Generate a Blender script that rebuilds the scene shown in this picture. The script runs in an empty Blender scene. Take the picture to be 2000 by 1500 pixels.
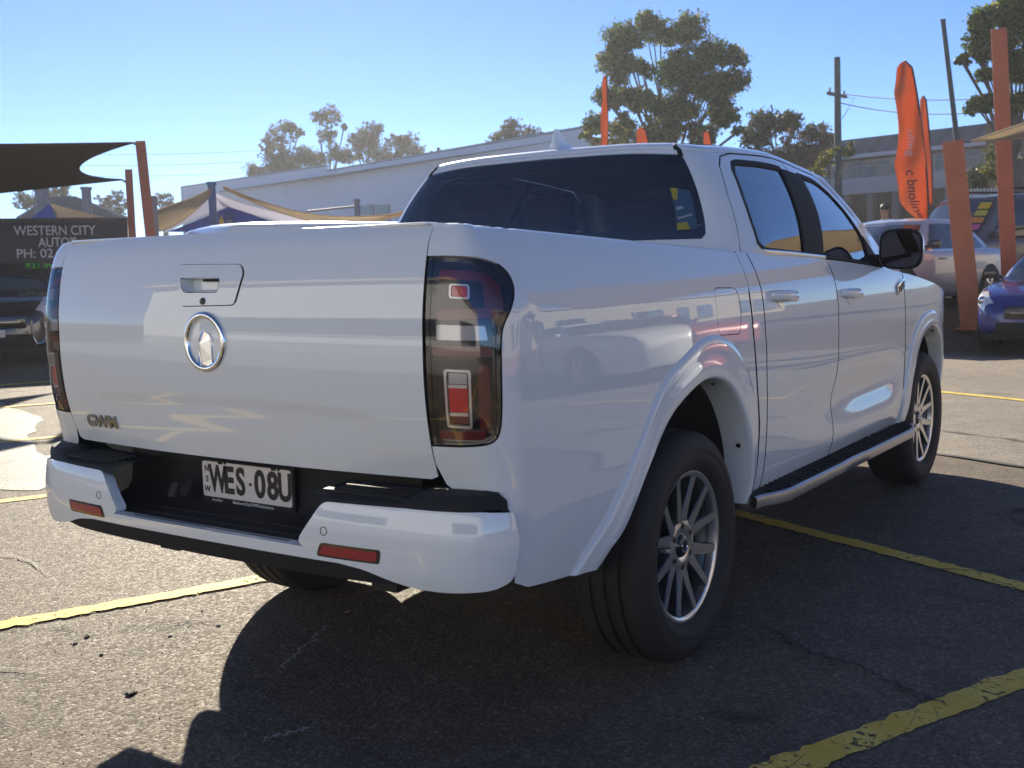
import bpy, bmesh, random
import math
import numpy as np
from mathutils import Vector, Matrix
from mathutils.geometry import delaunay_2d_cdt

# ------------------------------------------------------------------ scene, camera, light
scene = bpy.context.scene
COL = scene.collection
random.seed(7); RNG = np.random.default_rng(7)

CAM_LOC = Vector((2.355, -1.989, 1.3254))
YAW, PITCH, ROLL, FPX = 0.5900, -0.1112, -0.0240, 2099.6
def cam_axes():
    cy, sy, cp, sp = math.cos(YAW), math.sin(YAW), math.cos(PITCH), math.sin(PITCH)
    f = Vector((-sy*cp, cy*cp, sp)); r = Vector((cy, sy, 0)); u = r.cross(f)
    cr, sr = math.cos(ROLL), math.sin(ROLL)
    return r*cr + u*sr, r*-sr + u*cr, f
_r, _u, _f = cam_axes()
cd = bpy.data.cameras.new('camera'); cam = bpy.data.objects.new('camera', cd); COL.objects.link(cam)
cam.matrix_world = Matrix(((_r.x, _u.x, -_f.x, CAM_LOC.x), (_r.y, _u.y, -_f.y, CAM_LOC.y), (_r.z, _u.z, -_f.z, CAM_LOC.z), (0, 0, 0, 1)))
cd.sensor_width = 36; cd.lens = 36*FPX/2000; cd.clip_start = .05; cd.clip_end = 3000
cd.dof.use_dof = True; cd.dof.focus_distance = 4.0; cd.dof.aperture_fstop = 7.0
scene.camera = cam

SUN_EL = math.radians(24.5)
SUN_AZ = math.atan2(-1.58, 1.54)            # from +Y towards +X; the sun stands ahead of the truck, to its left
sun_dir = Vector((math.sin(SUN_AZ)*math.cos(SUN_EL), math.cos(SUN_AZ)*math.cos(SUN_EL), math.sin(SUN_EL)))
world = bpy.data.worlds.new('World'); scene.world = world; world.use_nodes = True
wn = world.node_tree.nodes; wl = world.node_tree.links
sky = wn.new('ShaderNodeTexSky'); sky.sky_type = 'NISHITA'; sky.sun_disc = False
sky.sun_elevation = SUN_EL; sky.sun_rotation = SUN_AZ
sky.air_density = 0.5; sky.dust_density = 0.03; sky.ozone_density = 7.0; sky.altitude = 0
wl.new(sky.outputs[0], wn['Background'].inputs[0]); wn['Background'].inputs[1].default_value = .077
sl = bpy.data.lights.new('sun', 'SUN'); sl.energy = 5.0; sl.angle = math.radians(.53); sl.color = (1, .90, .72)
so = bpy.data.objects.new('sun', sl); COL.objects.link(so); so.rotation_euler = sun_dir.to_track_quat('Z', 'Y').to_euler()
so.location = (0, 0, 30)
vs = scene.view_settings; vs.view_transform = 'Standard'; vs.look = 'None'; vs.gamma = 1; vs.use_curve_mapping = False
vs.exposure = 1.22

# ------------------------------------------------------------------ materials
MATS = {}
def mat(name, color, rough=.5, metal=0, coat=0, noise=None, bump=None, spec=.5, trans=0, emit=None, coat_rough=.03):
    """principled material; noise=(scale, amount, detail) varies the colour, bump=(scale, strength, distance)"""
    if name in MATS: return MATS[name]
    m = bpy.data.materials.new(name); m.use_nodes = True; MATS[name] = m
    n = m.node_tree.nodes; l = m.node_tree.links; b = n['Principled BSDF']
    c = (*color, 1)
    b.inputs['Base Color'].default_value = c; b.inputs['Roughness'].default_value = rough; b.inputs['Metallic'].default_value = metal
    b.inputs['Coat Weight'].default_value = coat; b.inputs['Coat Roughness'].default_value = coat_rough
    b.inputs['Specular IOR Level'].default_value = spec; b.inputs['Transmission Weight'].default_value = trans
    if emit: b.inputs['Emission Color'].default_value = (*emit[:3], 1); b.inputs['Emission Strength'].default_value = emit[3]
    tc = None
    if noise or bump: tc = n.new('ShaderNodeTexCoord')
    if noise:
        t = n.new('ShaderNodeTexNoise'); t.inputs['Scale'].default_value = noise[0]; t.inputs['Detail'].default_value = noise[2] if len(noise) > 2 else 5
        t.inputs['Roughness'].default_value = .65; l.new(tc.outputs['Object'], t.inputs['Vector'])
        r = n.new('ShaderNodeMapRange'); r.inputs['From Min'].default_value = .3; r.inputs['From Max'].default_value = .7
        r.inputs['To Min'].default_value = 1 - noise[1]; r.inputs['To Max'].default_value = 1 + noise[1]; l.new(t.outputs[0], r.inputs[0])
        mx = n.new('ShaderNodeMix'); mx.data_type = 'RGBA'; mx.blend_type = 'MULTIPLY'; mx.inputs[0].default_value = 1
        mx.inputs[6].default_value = c; l.new(r.outputs[0], mx.inputs[7]); l.new(mx.outputs[2], b.inputs['Base Color'])
        rr = n.new('ShaderNodeMapRange'); rr.inputs['To Min'].default_value = max(0, rough*(1 - noise[1]*.6)); rr.inputs['To Max'].default_value = min(1, rough*(1 + noise[1]*.6))
        l.new(t.outputs[0], rr.inputs[0]); l.new(rr.outputs[0], b.inputs['Roughness'])
    if bump:
        t2 = n.new('ShaderNodeTexNoise'); t2.inputs['Scale'].default_value = bump[0]; t2.inputs['Detail'].default_value = 4; l.new(tc.outputs['Object'], t2.inputs['Vector'])
        bp = n.new('ShaderNodeBump'); bp.inputs['Strength'].default_value = bump[1]; bp.inputs['Distance'].default_value = bump[2] if len(bump) > 2 else .01
        l.new(t2.outputs[0], bp.inputs['Height']); l.new(bp.outputs[0], b.inputs['Normal'])
    return m

def glass(name, tint, ior=1.5, rough=0.0, film=0.0):
    """sheet glass: what lies behind, tinted, plus a mirror image of the surroundings that grows at a glancing angle"""
    if name in MATS: return MATS[name]
    m = bpy.data.materials.new(name); m.use_nodes = True; MATS[name] = m
    n = m.node_tree.nodes; l = m.node_tree.links; n.remove(n['Principled BSDF'])
    t = n.new('ShaderNodeBsdfTransparent'); t.inputs[0].default_value = (*tint, 1)
    g = n.new('ShaderNodeBsdfGlossy'); g.inputs['Roughness'].default_value = rough
    f = n.new('ShaderNodeFresnel'); f.inputs['IOR'].default_value = ior
    fm = n.new('ShaderNodeMapRange'); fm.inputs['To Min'].default_value = film; l.new(f.outputs[0], fm.inputs[0]); g.inputs[0].default_value = (.95, .95, .95, 1)
    mx = n.new('ShaderNodeMixShader'); l.new(fm.outputs[0], mx.inputs[0]); l.new(t.outputs[0], mx.inputs[1]); l.new(g.outputs[0], mx.inputs[2])
    l.new(mx.outputs[0], n['Material Output'].inputs[0])
    return m

PAINT = mat('white_paint', (.75, .80, .835), .35, 0, 1.0, spec=.15, coat_rough=.012); PAINT.node_tree.nodes['Principled BSDF'].inputs['Coat IOR'].default_value = 1.75
BLACKP = mat('black_plastic', (.016, .017, .021), .68, spec=.25, noise=(30, .15), bump=(420, .25, .001))
GLOSSB = mat('gloss_black', (.012, .012, .014), .12, 0, .6)
RUBBER = mat('tyre_rubber', (.022, .021, .022), .72, noise=(9, .3), bump=(160, .3, .002))
CHROME = mat('chrome', (.86, .87, .88), .06, 1)
ALLOY = mat('machined_alloy', (.76, .77, .79), .24, .9, noise=(40, .06))
ALLOYD = mat('dark_alloy', (.10, .105, .115), .38, .8)
SILVERP = mat('satin_silver', (.50, .51, .53), .35, .85, noise=(14, .08))
REDLENS = mat('red_lens', (.75, .02, .03), .12, 0, 1.0)
DARKRED = mat('dark_red_lens', (.20, .022, .022), .12, 0, 1.0)
REFLECTOR = mat('red_reflector', (.30, .008, .018), .18, 0, 1.0, bump=(240, .3, .002))
CLEARL = mat('clear_lens', (.62, .64, .67), .12, .3, .8)
UNDER = mat('underbody', (.02, .02, .022), .8, noise=(6, .4))
TRIM = mat('interior_trim', (.03, .031, .035), .7, noise=(12, .2))
PLATEW = mat('plate_white', (.72, .68, .67), .35, noise=(20, .06))
PLATEK = mat('plate_black', (.012, .010, .012), .4)
TINT = glass('privacy_glass', (.32, .35, .40), 1.7, film=.06); SHUTSHADE = mat('shut_line_shade', (.012, .012, .013), .8)  # near-black panel edges: the shade in the shut lines put into colour
WINDOW = glass('window_glass', (.22, .28, .31), 1.8, film=.30)
SMOKE = glass('smoked_lens', (.93, .91, .93), 1.6)

# ------------------------------------------------------------------ mesh helpers
def link(name, me, m=None, parent=None, smooth=True, sharp=None):
    o = bpy.data.objects.new(name, me); COL.objects.link(o)
    if m is not None:
        me.materials.clear()
        for q in (m if isinstance(m, (list, tuple)) else [m]): me.materials.append(q)
    if smooth and len(me.polygons):
        me.polygons.foreach_set('use_smooth', np.ones(len(me.polygons), bool))
        if sharp is not None: me.set_sharp_from_angle(angle=math.radians(sharp))
    if parent is not None: o.parent = parent
    return o

def mk(name, V, F, m=None, parent=None, smooth=True, sharp=35):
    me = bpy.data.meshes.new(name); me.from_pydata([tuple(map(float, v)) for v in V], [], F); me.update()
    return link(name, me, m, parent, smooth, sharp)

def empty(name, loc=(0, 0, 0), rz=0):
    o = bpy.data.objects.new(name, None); COL.objects.link(o); o.location = loc; o.rotation_euler.z = rz
    o.empty_display_size = .2
    return o

def tag(o, label, cat_, group=None, kind=None):
    o['label'] = label; o['category'] = cat_
    if group: o['group'] = group
    if kind: o['kind'] = kind
    return o

def grid_faces(nu, nv, wrap=False, flip=False):
    F = []
    for i in range(nu - 1):
        for j in range(nv if wrap else nv - 1):
            a, b = i*nv + j, i*nv + (j + 1) % nv
            q = (a, b, b + nv, a + nv)
            F.append(q[::-1] if flip else q)
    return F

def recalc(me):
    bm = bmesh.new(); bm.from_mesh(me); bmesh.ops.recalc_face_normals(bm, faces=bm.faces[:]); bm.to_mesh(me); bm.free()

class MB:
    """collects simple solids into one mesh"""
    def __init__(self): self.bm = bmesh.new()
    def box(self, c, d, rot=None, bev=0, seg=2):
        r = bmesh.ops.create_cube(self.bm, size=1); vs_ = r['verts']
        bmesh.ops.scale(self.bm, vec=Vector(d), verts=vs_)
        if bev:
            es = list({e for v in vs_ for e in v.link_edges})
            rb = bmesh.ops.bevel(self.bm, geom=es, offset=bev, segments=seg, affect='EDGES', profile=.5)
            vs_ = list({v for f in rb['faces'] for v in f.verts} | {v for v in vs_ if v.is_valid})
        M = (Matrix.Translation(Vector(c)) @ (rot.to_4x4() if rot is not None else Matrix()))
        bmesh.ops.transform(self.bm, matrix=M, verts=[v for v in vs_ if v.is_valid])
        return self
    def cyl(self, a, b, r, r2=None, n=16, cap=True):
        a, b = Vector(a), Vector(b); d = b - a
        M = Matrix.Translation((a + b)/2) @ d.to_track_quat('Z', 'Y').to_matrix().to_4x4()
        bmesh.ops.create_cone(self.bm, cap_ends=cap, segments=n, radius1=r, radius2=r if r2 is None else r2, depth=d.length, matrix=M)
        return self
    def sphere(self, c, r, sc=(1, 1, 1), n=12):
        M = Matrix.Translation(Vector(c)) @ Matrix.Diagonal((*sc, 1))
        bmesh.ops.create_uvsphere(self.bm, u_segments=n*2, v_segments=n, radius=r, matrix=M)
        return self
    def prism(self, pts, a, b, axis='y', bev=0):
        """polygon pts in the plane across axis, from a to b along it"""
        f = {'y': lambda p, t: (p[0], t, p[1]), 'x': lambda p, t: (t, p[0], p[1]), 'z': lambda p, t: (p[0], p[1], t)}[axis]
        v0 = [self.bm.verts.new(f(p, a)) for p in pts]; v1 = [self.bm.verts.new(f(p, b)) for p in pts]
        n = len(pts); fs = [self.bm.faces.new(v0), self.bm.faces.new(v1[::-1])]
        for i in range(n): fs.append(self.bm.faces.new((v0[(i+1) % n], v0[i], v1[i], v1[(i+1) % n])))
        bmesh.ops.recalc_face_normals(self.bm, faces=fs)
        if bev:
            es = list({e for f_ in fs for e in f_.edges})
            bmesh.ops.bevel(self.bm, geom=es, offset=bev, segments=2, affect='EDGES', profile=.5)
        return self
    def build(self, name, m, parent=None, smooth=True, sharp=35):
        me = bpy.data.meshes.new(name); self.bm.to_mesh(me); self.bm.free()
        return link(name, me, m, parent, smooth, sharp)

def lathe(name, prof, m, parent=None, axis='x', n=64, sharp=30):
    """profile of (radius, offset along axis)"""
    V = []
    for r, h in prof:
        for k in range(n):
            a = 2*math.pi*k/n
            c, s = r*math.cos(a), r*math.sin(a)
            V.append({'x': (h, c, s), 'y': (c, h, s), 'z': (c, s, h)}[axis])
    o = mk(name, V, grid_faces(len(prof), n, True), m, parent, True, None)
    recalc(o.data); o.data.set_sharp_from_angle(angle=math.radians(sharp))
    return o

def tube(path, rad, n=8, closed=False):
    """vertices and faces of a tube along path with radii rad"""
    P = [Vector(p) for p in path]; rad = rad if hasattr(rad, '__len__') else [rad]*len(P)
    V, F = [], []; up = Vector((0.13, .2, 1)).normalized(); m = len(P)
    for i, p in enumerate(P):
        t = (P[(i+1) % m] - P[i-1]) if closed else (P[min(i+1, m-1)] - P[max(i-1, 0)])
        t = t.normalized() if t.length > 1e-9 else Vector((0, 0, 1))
        a = t.cross(up)
        a = a.normalized() if a.length > 1e-4 else t.orthogonal().normalized()
        b = t.cross(a)
        for k in range(n):
            q = 2*math.pi*k/n; V.append(p + (a*math.cos(q) + b*math.sin(q))*rad[i])
    for i in range(m if closed else m - 1):
        for k in range(n):
            j = (i + 1) % m
            F.append((i*n + k, j*n + k, j*n + (k+1) % n, i*n + (k+1) % n))
    if not closed: F.append(tuple(range(n))); F.append(tuple(range((m-1)*n, m*n))[::-1])
    return V, F

def tubes(name, items, m, parent=None, n=8, sharp=60):
    V, F = [], []
    for it in items:
        v, f = tube(it[0], it[1], n, it[2] if len(it) > 2 else False); k = len(V); V += v; F += [tuple(i + k for i in q) for q in f]
    return mk(name, V, F, m, parent, True, sharp)

def inpoly(P, poly):
    x, y = P[:, 0], P[:, 1]; r = np.zeros(len(P), bool); q = np.asarray(poly); n = len(q)
    for i in range(n):
        x0, y0 = q[i-1]; x1, y1 = q[i]
        if y0 == y1: continue
        c = ((y0 > y) != (y1 > y)) & (x < (x1 - x0)*(y - y0)/(y1 - y0) + x0)
        r ^= c
    return r

def resample(poly, d):
    """closed polygon with points about d apart, corners kept"""
    out = []; n = len(poly)
    for i in range(n):
        a = np.array(poly[i], float); b = np.array(poly[(i+1) % n], float)
        k = max(1, int(math.ceil(np.hypot(*(b - a))/d)))
        for j in range(k): out.append(tuple(a + (b - a)*j/k))
    return out

def roundpoly(poly, r, n=5):
    """round the corners of a closed polygon; r a number or one per corner"""
    P = [np.array(p, float) for p in poly]; out = []; m = len(P); rs = r if hasattr(r, '__len__') else [r]*m
    for i in range(m):
        p, a, b = P[i], P[i-1], P[(i+1) % m]
        if rs[i] <= 0: out.append(tuple(p)); continue
        la, lb = np.hypot(*(a - p)), np.hypot(*(b - p)); k = min(rs[i], la*.45, lb*.45)
        p0 = p + (a - p)/la*k; p1 = p + (b - p)/lb*k
        for j in range(n + 1):
            t = j/n; out.append(tuple(p0*(1-t)**2 + 2*p*t*(1-t) + p1*t*t))
    return out

def area2(poly):
    q = np.asarray(poly); return .5*np.sum(q[:, 0]*np.roll(q[:, 1], -1) - np.roll(q[:, 0], -1)*q[:, 1])

def inset(poly, d):
    """shrink a closed polygon by d (small)"""
    q = np.asarray(poly, float)
    if area2(q) < 0: q = q[::-1]
    e0 = q - np.roll(q, 1, 0); e1 = np.roll(q, -1, 0) - q
    n0 = np.stack([-e0[:, 1], e0[:, 0]], 1)/np.maximum(np.hypot(*e0.T), 1e-9)[:, None]
    n1 = np.stack([-e1[:, 1], e1[:, 0]], 1)/np.maximum(np.hypot(*e1.T), 1e-9)[:, None]
    n = n0 + n1; L = np.maximum((n*n).sum(1), .3)
    return [tuple(p) for p in q + n*(2*d/L)[:, None]]

def panel(name, fn, outline, m, parent=None, holes=(), d=.025, off=0.0, depth=.018, gap=0.0, hole_depth=None, mirror=False, scale=(1, 1), edge=.022, flange=True, joined=None, shade_edges=False):
    """a sheet cut to outline (with holes) on the surface fn(u, v), its edges turned inwards by depth.
    scale turns (u, v) into metres for spacing the points"""
    sc = np.array(scale, float)
    rings = [outline] + list(holes); R2 = []
    for k, r in enumerate(rings):
        q = np.array(r, float)*sc
        if gap: q = np.array(inset(q, gap if k == 0 else -gap))
        R2.append(resample([tuple(x) for x in q], edge))
    lo = np.min(np.array(R2[0]), 0); hi = np.max(np.array(R2[0]), 0)
    gx, gy = np.meshgrid(np.arange(lo[0] + d/2, hi[0], d), np.arange(lo[1] + d/2, hi[1], d)); G = np.stack([gx.ravel(), gy.ravel()], 1)
    keep = inpoly(G, R2[0])
    for h in R2[1:]: keep &= ~inpoly(G, h)
    B = np.array([p for r in R2 for p in r])
    for i in range(0, len(B), 64):
        if not keep.any(): break
        dd = np.hypot(G[:, None, 0] - B[None, i:i+64, 0], G[:, None, 1] - B[None, i:i+64, 1]).min(1); keep &= dd > d*.45
    G = G[keep]
    pts = [Vector(p) for r in R2 for p in r] + [Vector(p) for p in G]
    edges = []; k = 0
    for r in R2:
        n = len(r); edges += [(k + i, k + (i+1) % n) for i in range(n)]; k += n
    vo, eo, fo, vi, ei, fi = delaunay_2d_cdt(pts, edges, [], 0, 1e-6)
    V2 = np.array([(v.x, v.y) for v in vo]); F = np.array([f for f in fo if len(f) == 3])
    cen = V2[F].mean(1); ok = inpoly(cen, R2[0])
    for h in R2[1:]: ok &= ~inpoly(cen, h)
    F = F[ok]
    uv = V2/sc
    P = fn(uv[:, 0], uv[:, 1]); e = 1e-3
    du = (fn(uv[:, 0] + e, uv[:, 1]) - fn(uv[:, 0] - e, uv[:, 1])); dv = (fn(uv[:, 0], uv[:, 1] + e) - fn(uv[:, 0], uv[:, 1] - e))
    N = np.cross(du, dv); N /= np.maximum(np.linalg.norm(N, axis=1, keepdims=True), 1e-12)
    c0 = P.mean(0)
    if (N*(P - np.array([0, 2.6, .9]))).sum(1).mean() < 0: N = -N
    P = P + N*off
    a, b, c = P[F[:, 0]], P[F[:, 1]], P[F[:, 2]]
    fl = (np.cross(b - a, c - a)*N[F[:, 0]]).sum(1) < 0
    F[fl] = F[fl][:, ::-1]
    V = P.copy(); FF = [tuple(map(int, f)) for f in F]; nskin = len(FF)
    if flange and depth:
        cnt = {}
        for f in FF:
            for i in range(3):
                q = (f[i], f[(i+1) % 3]); cnt[q] = 1
        bd = [q for q in cnt if (q[1], q[0]) not in cnt]
        idx = {}; extra = []
        for q in bd:
            for v in q:
                if v not in idx: idx[v] = len(V) + len(extra); extra.append(P[v] - N[v]*depth)
        if extra:
            V = np.concatenate([V, np.array(extra)])
            for p_, q_ in bd: FF.append((q_, p_, idx[p_], idx[q_]))
    if mirror:
        V = V*np.array([-1, 1, 1]); FF = [f[::-1] for f in FF]
    if joined is not None:
        k = len(joined[0]); joined[0].extend(V.tolist()); joined[2].extend(range(len(joined[1]) + nskin, len(joined[1]) + len(FF))); joined[1].extend([tuple(i + k for i in f) for f in FF]); return None
    o = mk(name, V, FF, [m, SHUTSHADE] if shade_edges else m, parent, True, 38)
    if shade_edges:
        for i in range(nskin, len(FF)):
            if abs(o.data.polygons[i].normal.z) < .75 or o.data.polygons[i].center.z < 1.2: o.data.polygons[i].material_index = 1
    return o

def text_mesh(s, size, extrude=0.0, bold=0.0, align='CENTER', xs=1.0, spacing=1.0):
    cu = bpy.data.curves.new('lettering', 'FONT'); cu.body = s; cu.size = size; cu.extrude = extrude; cu.offset = bold
    cu.align_x = align; cu.align_y = 'CENTER'; cu.space_character = spacing; cu.resolution_u = 4
    o = bpy.data.objects.new('lettering', cu); COL.objects.link(o)
    dg = bpy.context.evaluated_depsgraph_get(); me = bpy.data.meshes.new_from_object(o.evaluated_get(dg))
    bpy.data.objects.remove(o); bpy.data.curves.remove(cu)
    if xs != 1: me.transform(Matrix.Diagonal((xs, 1, 1, 1)))
    return me

def text(name, s, size, loc, right, up, m, parent=None, **k):
    """lettering lying in the plane of right/up, centred on loc"""
    me = text_mesh(s, size, **k); r = Vector(right).normalized(); u = Vector(up).normalized(); n = r.cross(u)
    me.transform(Matrix(((r.x, u.x, n.x, loc[0]), (r.y, u.y, n.y, loc[1]), (r.z, u.z, n.z, loc[2]), (0, 0, 0, 1))))
    return link(name, me, m, parent, False)

# ================================================================== the truck's surfaces

def pch(xs, ys):
    """monotone cubic interpolation through (xs, ys)"""
    xs = np.array(xs, float); ys = np.array(ys, float)
    h = np.diff(xs); d = np.diff(ys) / h
    m = np.zeros(len(xs)); m[0] = d[0]; m[-1] = d[-1]
    for i in range(1, len(xs) - 1):
        if d[i-1] * d[i] > 0:
            w1 = 2*h[i] + h[i-1]; w2 = h[i] + 2*h[i-1]
            m[i] = (w1 + w2) / (w1/d[i-1] + w2/d[i])
    def f(x):
        x = np.clip(np.asarray(x, float), xs[0], xs[-1])
        i = np.clip(np.searchsorted(xs, x, 'right') - 1, 0, len(xs) - 2)
        t = (x - xs[i]) / h[i]
        return ((1+2*t)*(1-t)**2*ys[i] + t*(1-t)**2*h[i]*m[i] + t*t*(3-2*t)*ys[i+1] + t*t*(t-1)*h[i]*m[i+1])
    return f

def cat(pts, n=24):
    """centripetal-free Catmull-Rom through pts, n samples per span"""
    P = np.array(pts, float); out = []
    for i in range(len(P) - 1):
        p0 = P[i-1] if i > 0 else 2*P[i] - P[i+1]
        p3 = P[i+2] if i + 2 < len(P) else 2*P[i+1] - P[i]
        t = np.linspace(0, 1, n, endpoint=False)[:, None]
        out.append(.5*((2*P[i]) + (-p0+P[i+1])*t + (2*p0-5*P[i]+4*P[i+1]-p3)*t*t + (-p0+3*P[i]-3*P[i+1]+p3)*t**3))
    out.append(P[-1:])
    return np.concatenate(out)

def sstep(a, b, x):
    t = np.clip((np.asarray(x, float) - a) / (b - a), 0, 1)
    return t*t*(3 - 2*t)

class Plan:
    """a plan curve (x, y) addressed by arc length"""
    def __init__(self, pts, n=24):
        c = cat(pts, n); L = np.concatenate([[0], np.cumsum(np.hypot(*np.diff(c, axis=0).T))])
        self.c, self.L = c, L
        t = np.gradient(c, axis=0); t /= np.hypot(t[:, 0], t[:, 1])[:, None]
        self.nrm = np.stack([t[:, 1], -t[:, 0]], 1)
    def at(self, s):
        s = np.asarray(s, float)
        f = lambda a: np.interp(s, self.L, a)
        return f(self.c[:, 0]), f(self.c[:, 1]), f(self.nrm[:, 0]), f(self.nrm[:, 1])

# ---- body side, right-hand half; the truck faces +Y, its tail is at Y = 0, its middle at X = 0
SEC = pch([.38, .46, .54, .62, .75, .95, 1.10, 1.19, 1.25, 1.31, 1.37, 1.405, 1.43],
          [-.060, -.030, -.012, -.004, .002, .003, 0, -.006, -.018, -.041, -.072, -.096, -.125])
TAILSEC = pch([.74, .80, .88, .98, 1.08, 1.18, 1.28, 1.36, 1.40, 1.43],
              [-.062, -.048, -.022, -.004, .002, 0, -.012, -.030, -.045, -.07])
BEDPLAN = Plan([(.735, .050), (.79, .056), (.84, .072), (.882, .105), (.908, .155), (.922, .22), (.931, .36), (.937, .7), (.940, 1.1), (.936, 1.5), (.934, 1.75)])
def bed(s, z):
    x, y, nx, ny = BEDPLAN.at(s)
    w = sstep(.07, .26, s)
    g = TAILSEC(z)*(1 - w) + SEC(z)*w
    # the skin steps in a little behind the lamp pod, following its outline
    e = .245 + .075*sstep(1.14, 1.26, z)
    g = g - .007*sstep(e + .01, e + .05, s)*(1 - sstep(1.26, 1.34, z))*sstep(.60, .80, z)*(1 - sstep(.55, 1.3, s))
    return np.stack([x + nx*g, y + ny*g, np.asarray(z, float) + 0*x], -1)

SIDEX = pch([1.5, 2.2, 3.0, 3.7, 4.3, 4.75, 4.95, 5.10, 5.22, 5.30], [.936, .935, .934, .933, .930, .918, .895, .855, .79, .70])
def scoop(y, z):
    a = sstep(1.95, 3.2, y)*(1 - sstep(3.55, 3.95, y))
    return a*(-.034*np.exp(-((z - .70)/.085)**2) + .012*np.exp(-((z - .52)/.07)**2))
def side(y, z):
    y = np.asarray(y, float); z = np.asarray(z, float)
    g = SEC(z) + scoop(y, z)
    # the bonnet line falls towards the front
    return np.stack([SIDEX(y) + g, y + 0*z, z + 0*y], -1)

def tailgate(x, z):
    x = np.asarray(x, float); z = np.asarray(z, float)
    y = .050 - .034*(1 - (x/.735)**2) - TAILSEC(z)
    # pressed step in the lower third, dying out towards the edges
    y = y + .010*sstep(.93, .905, z)*0
    return np.stack([x + 0*z, y, z + 0*x], -1)

# ---- cab above the belt line: two loops (belt, roof rail), rear centre -> windscreen centre
BELT = cat([(0, 1.660, 1.365), (.40, 1.664, 1.365), (.70, 1.685, 1.362), (.825, 1.745, 1.357), (.872, 1.90, 1.350), (.882, 2.30, 1.336),
            (.882, 2.80, 1.312), (.872, 3.40, 1.275), (.848, 3.86, 1.238), (.775, 4.14, 1.218), (.45, 4.33, 1.215), (0, 4.40, 1.215)])
RAIL = cat([(0, 1.800, 1.760), (.35, 1.804, 1.756), (.545, 1.818, 1.745), (.618, 1.855, 1.738), (.650, 1.97, 1.738), (.664, 2.22, 1.750),
            (.668, 2.60, 1.757), (.664, 3.00, 1.728), (.654, 3.32, 1.705), (.620, 3.46, 1.695), (.36, 3.57, 1.722), (0, 3.62, 1.738)])
NS = len(BELT) - 1
def cab(s, t):
    """s 0..11 round the loop, t 0 belt .. 1 roof rail"""
    k = np.clip(np.asarray(s, float), 0, 11)*24; i = np.arange(NS + 1)
    b = np.stack([np.interp(k, i, BELT[:, j]) for j in range(3)], -1)
    r = np.stack([np.interp(k, i, RAIL[:, j]) for j in range(3)], -1)
    t = np.asarray(t, float)[..., None]
    pt = b*(1 - t) + r*t
    d = np.stack([pt[..., 0]*0.9, (pt[..., 1] - 2.7)*.35, 0*pt[..., 0]], -1)
    d = d/np.maximum(np.linalg.norm(d, axis=-1, keepdims=True), 1e-6)
    return pt + d*.030*(4*t*(1 - t))

# ---- rear bumper
BUMPLAN = Plan([(0, -.045), (.25, -.043), (.50, -.034), (.70, -.010), (.80, .016), (.868, .052), (.915, .105), (.940, .165), (.948, .22)])
BUMSEC = pch([.46, .50, .54, .58, .64, .70, .735, .755], [-.055, -.028, -.008, 0, .002, -.004, -.012, -.030])
def bumper(s, z):
    x, y, nx, ny = BUMPLAN.at(s)
    g = BUMSEC(z)
    return np.stack([x + nx*g, y + ny*g, np.asarray(z, float) + 0*x], -1)

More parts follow.
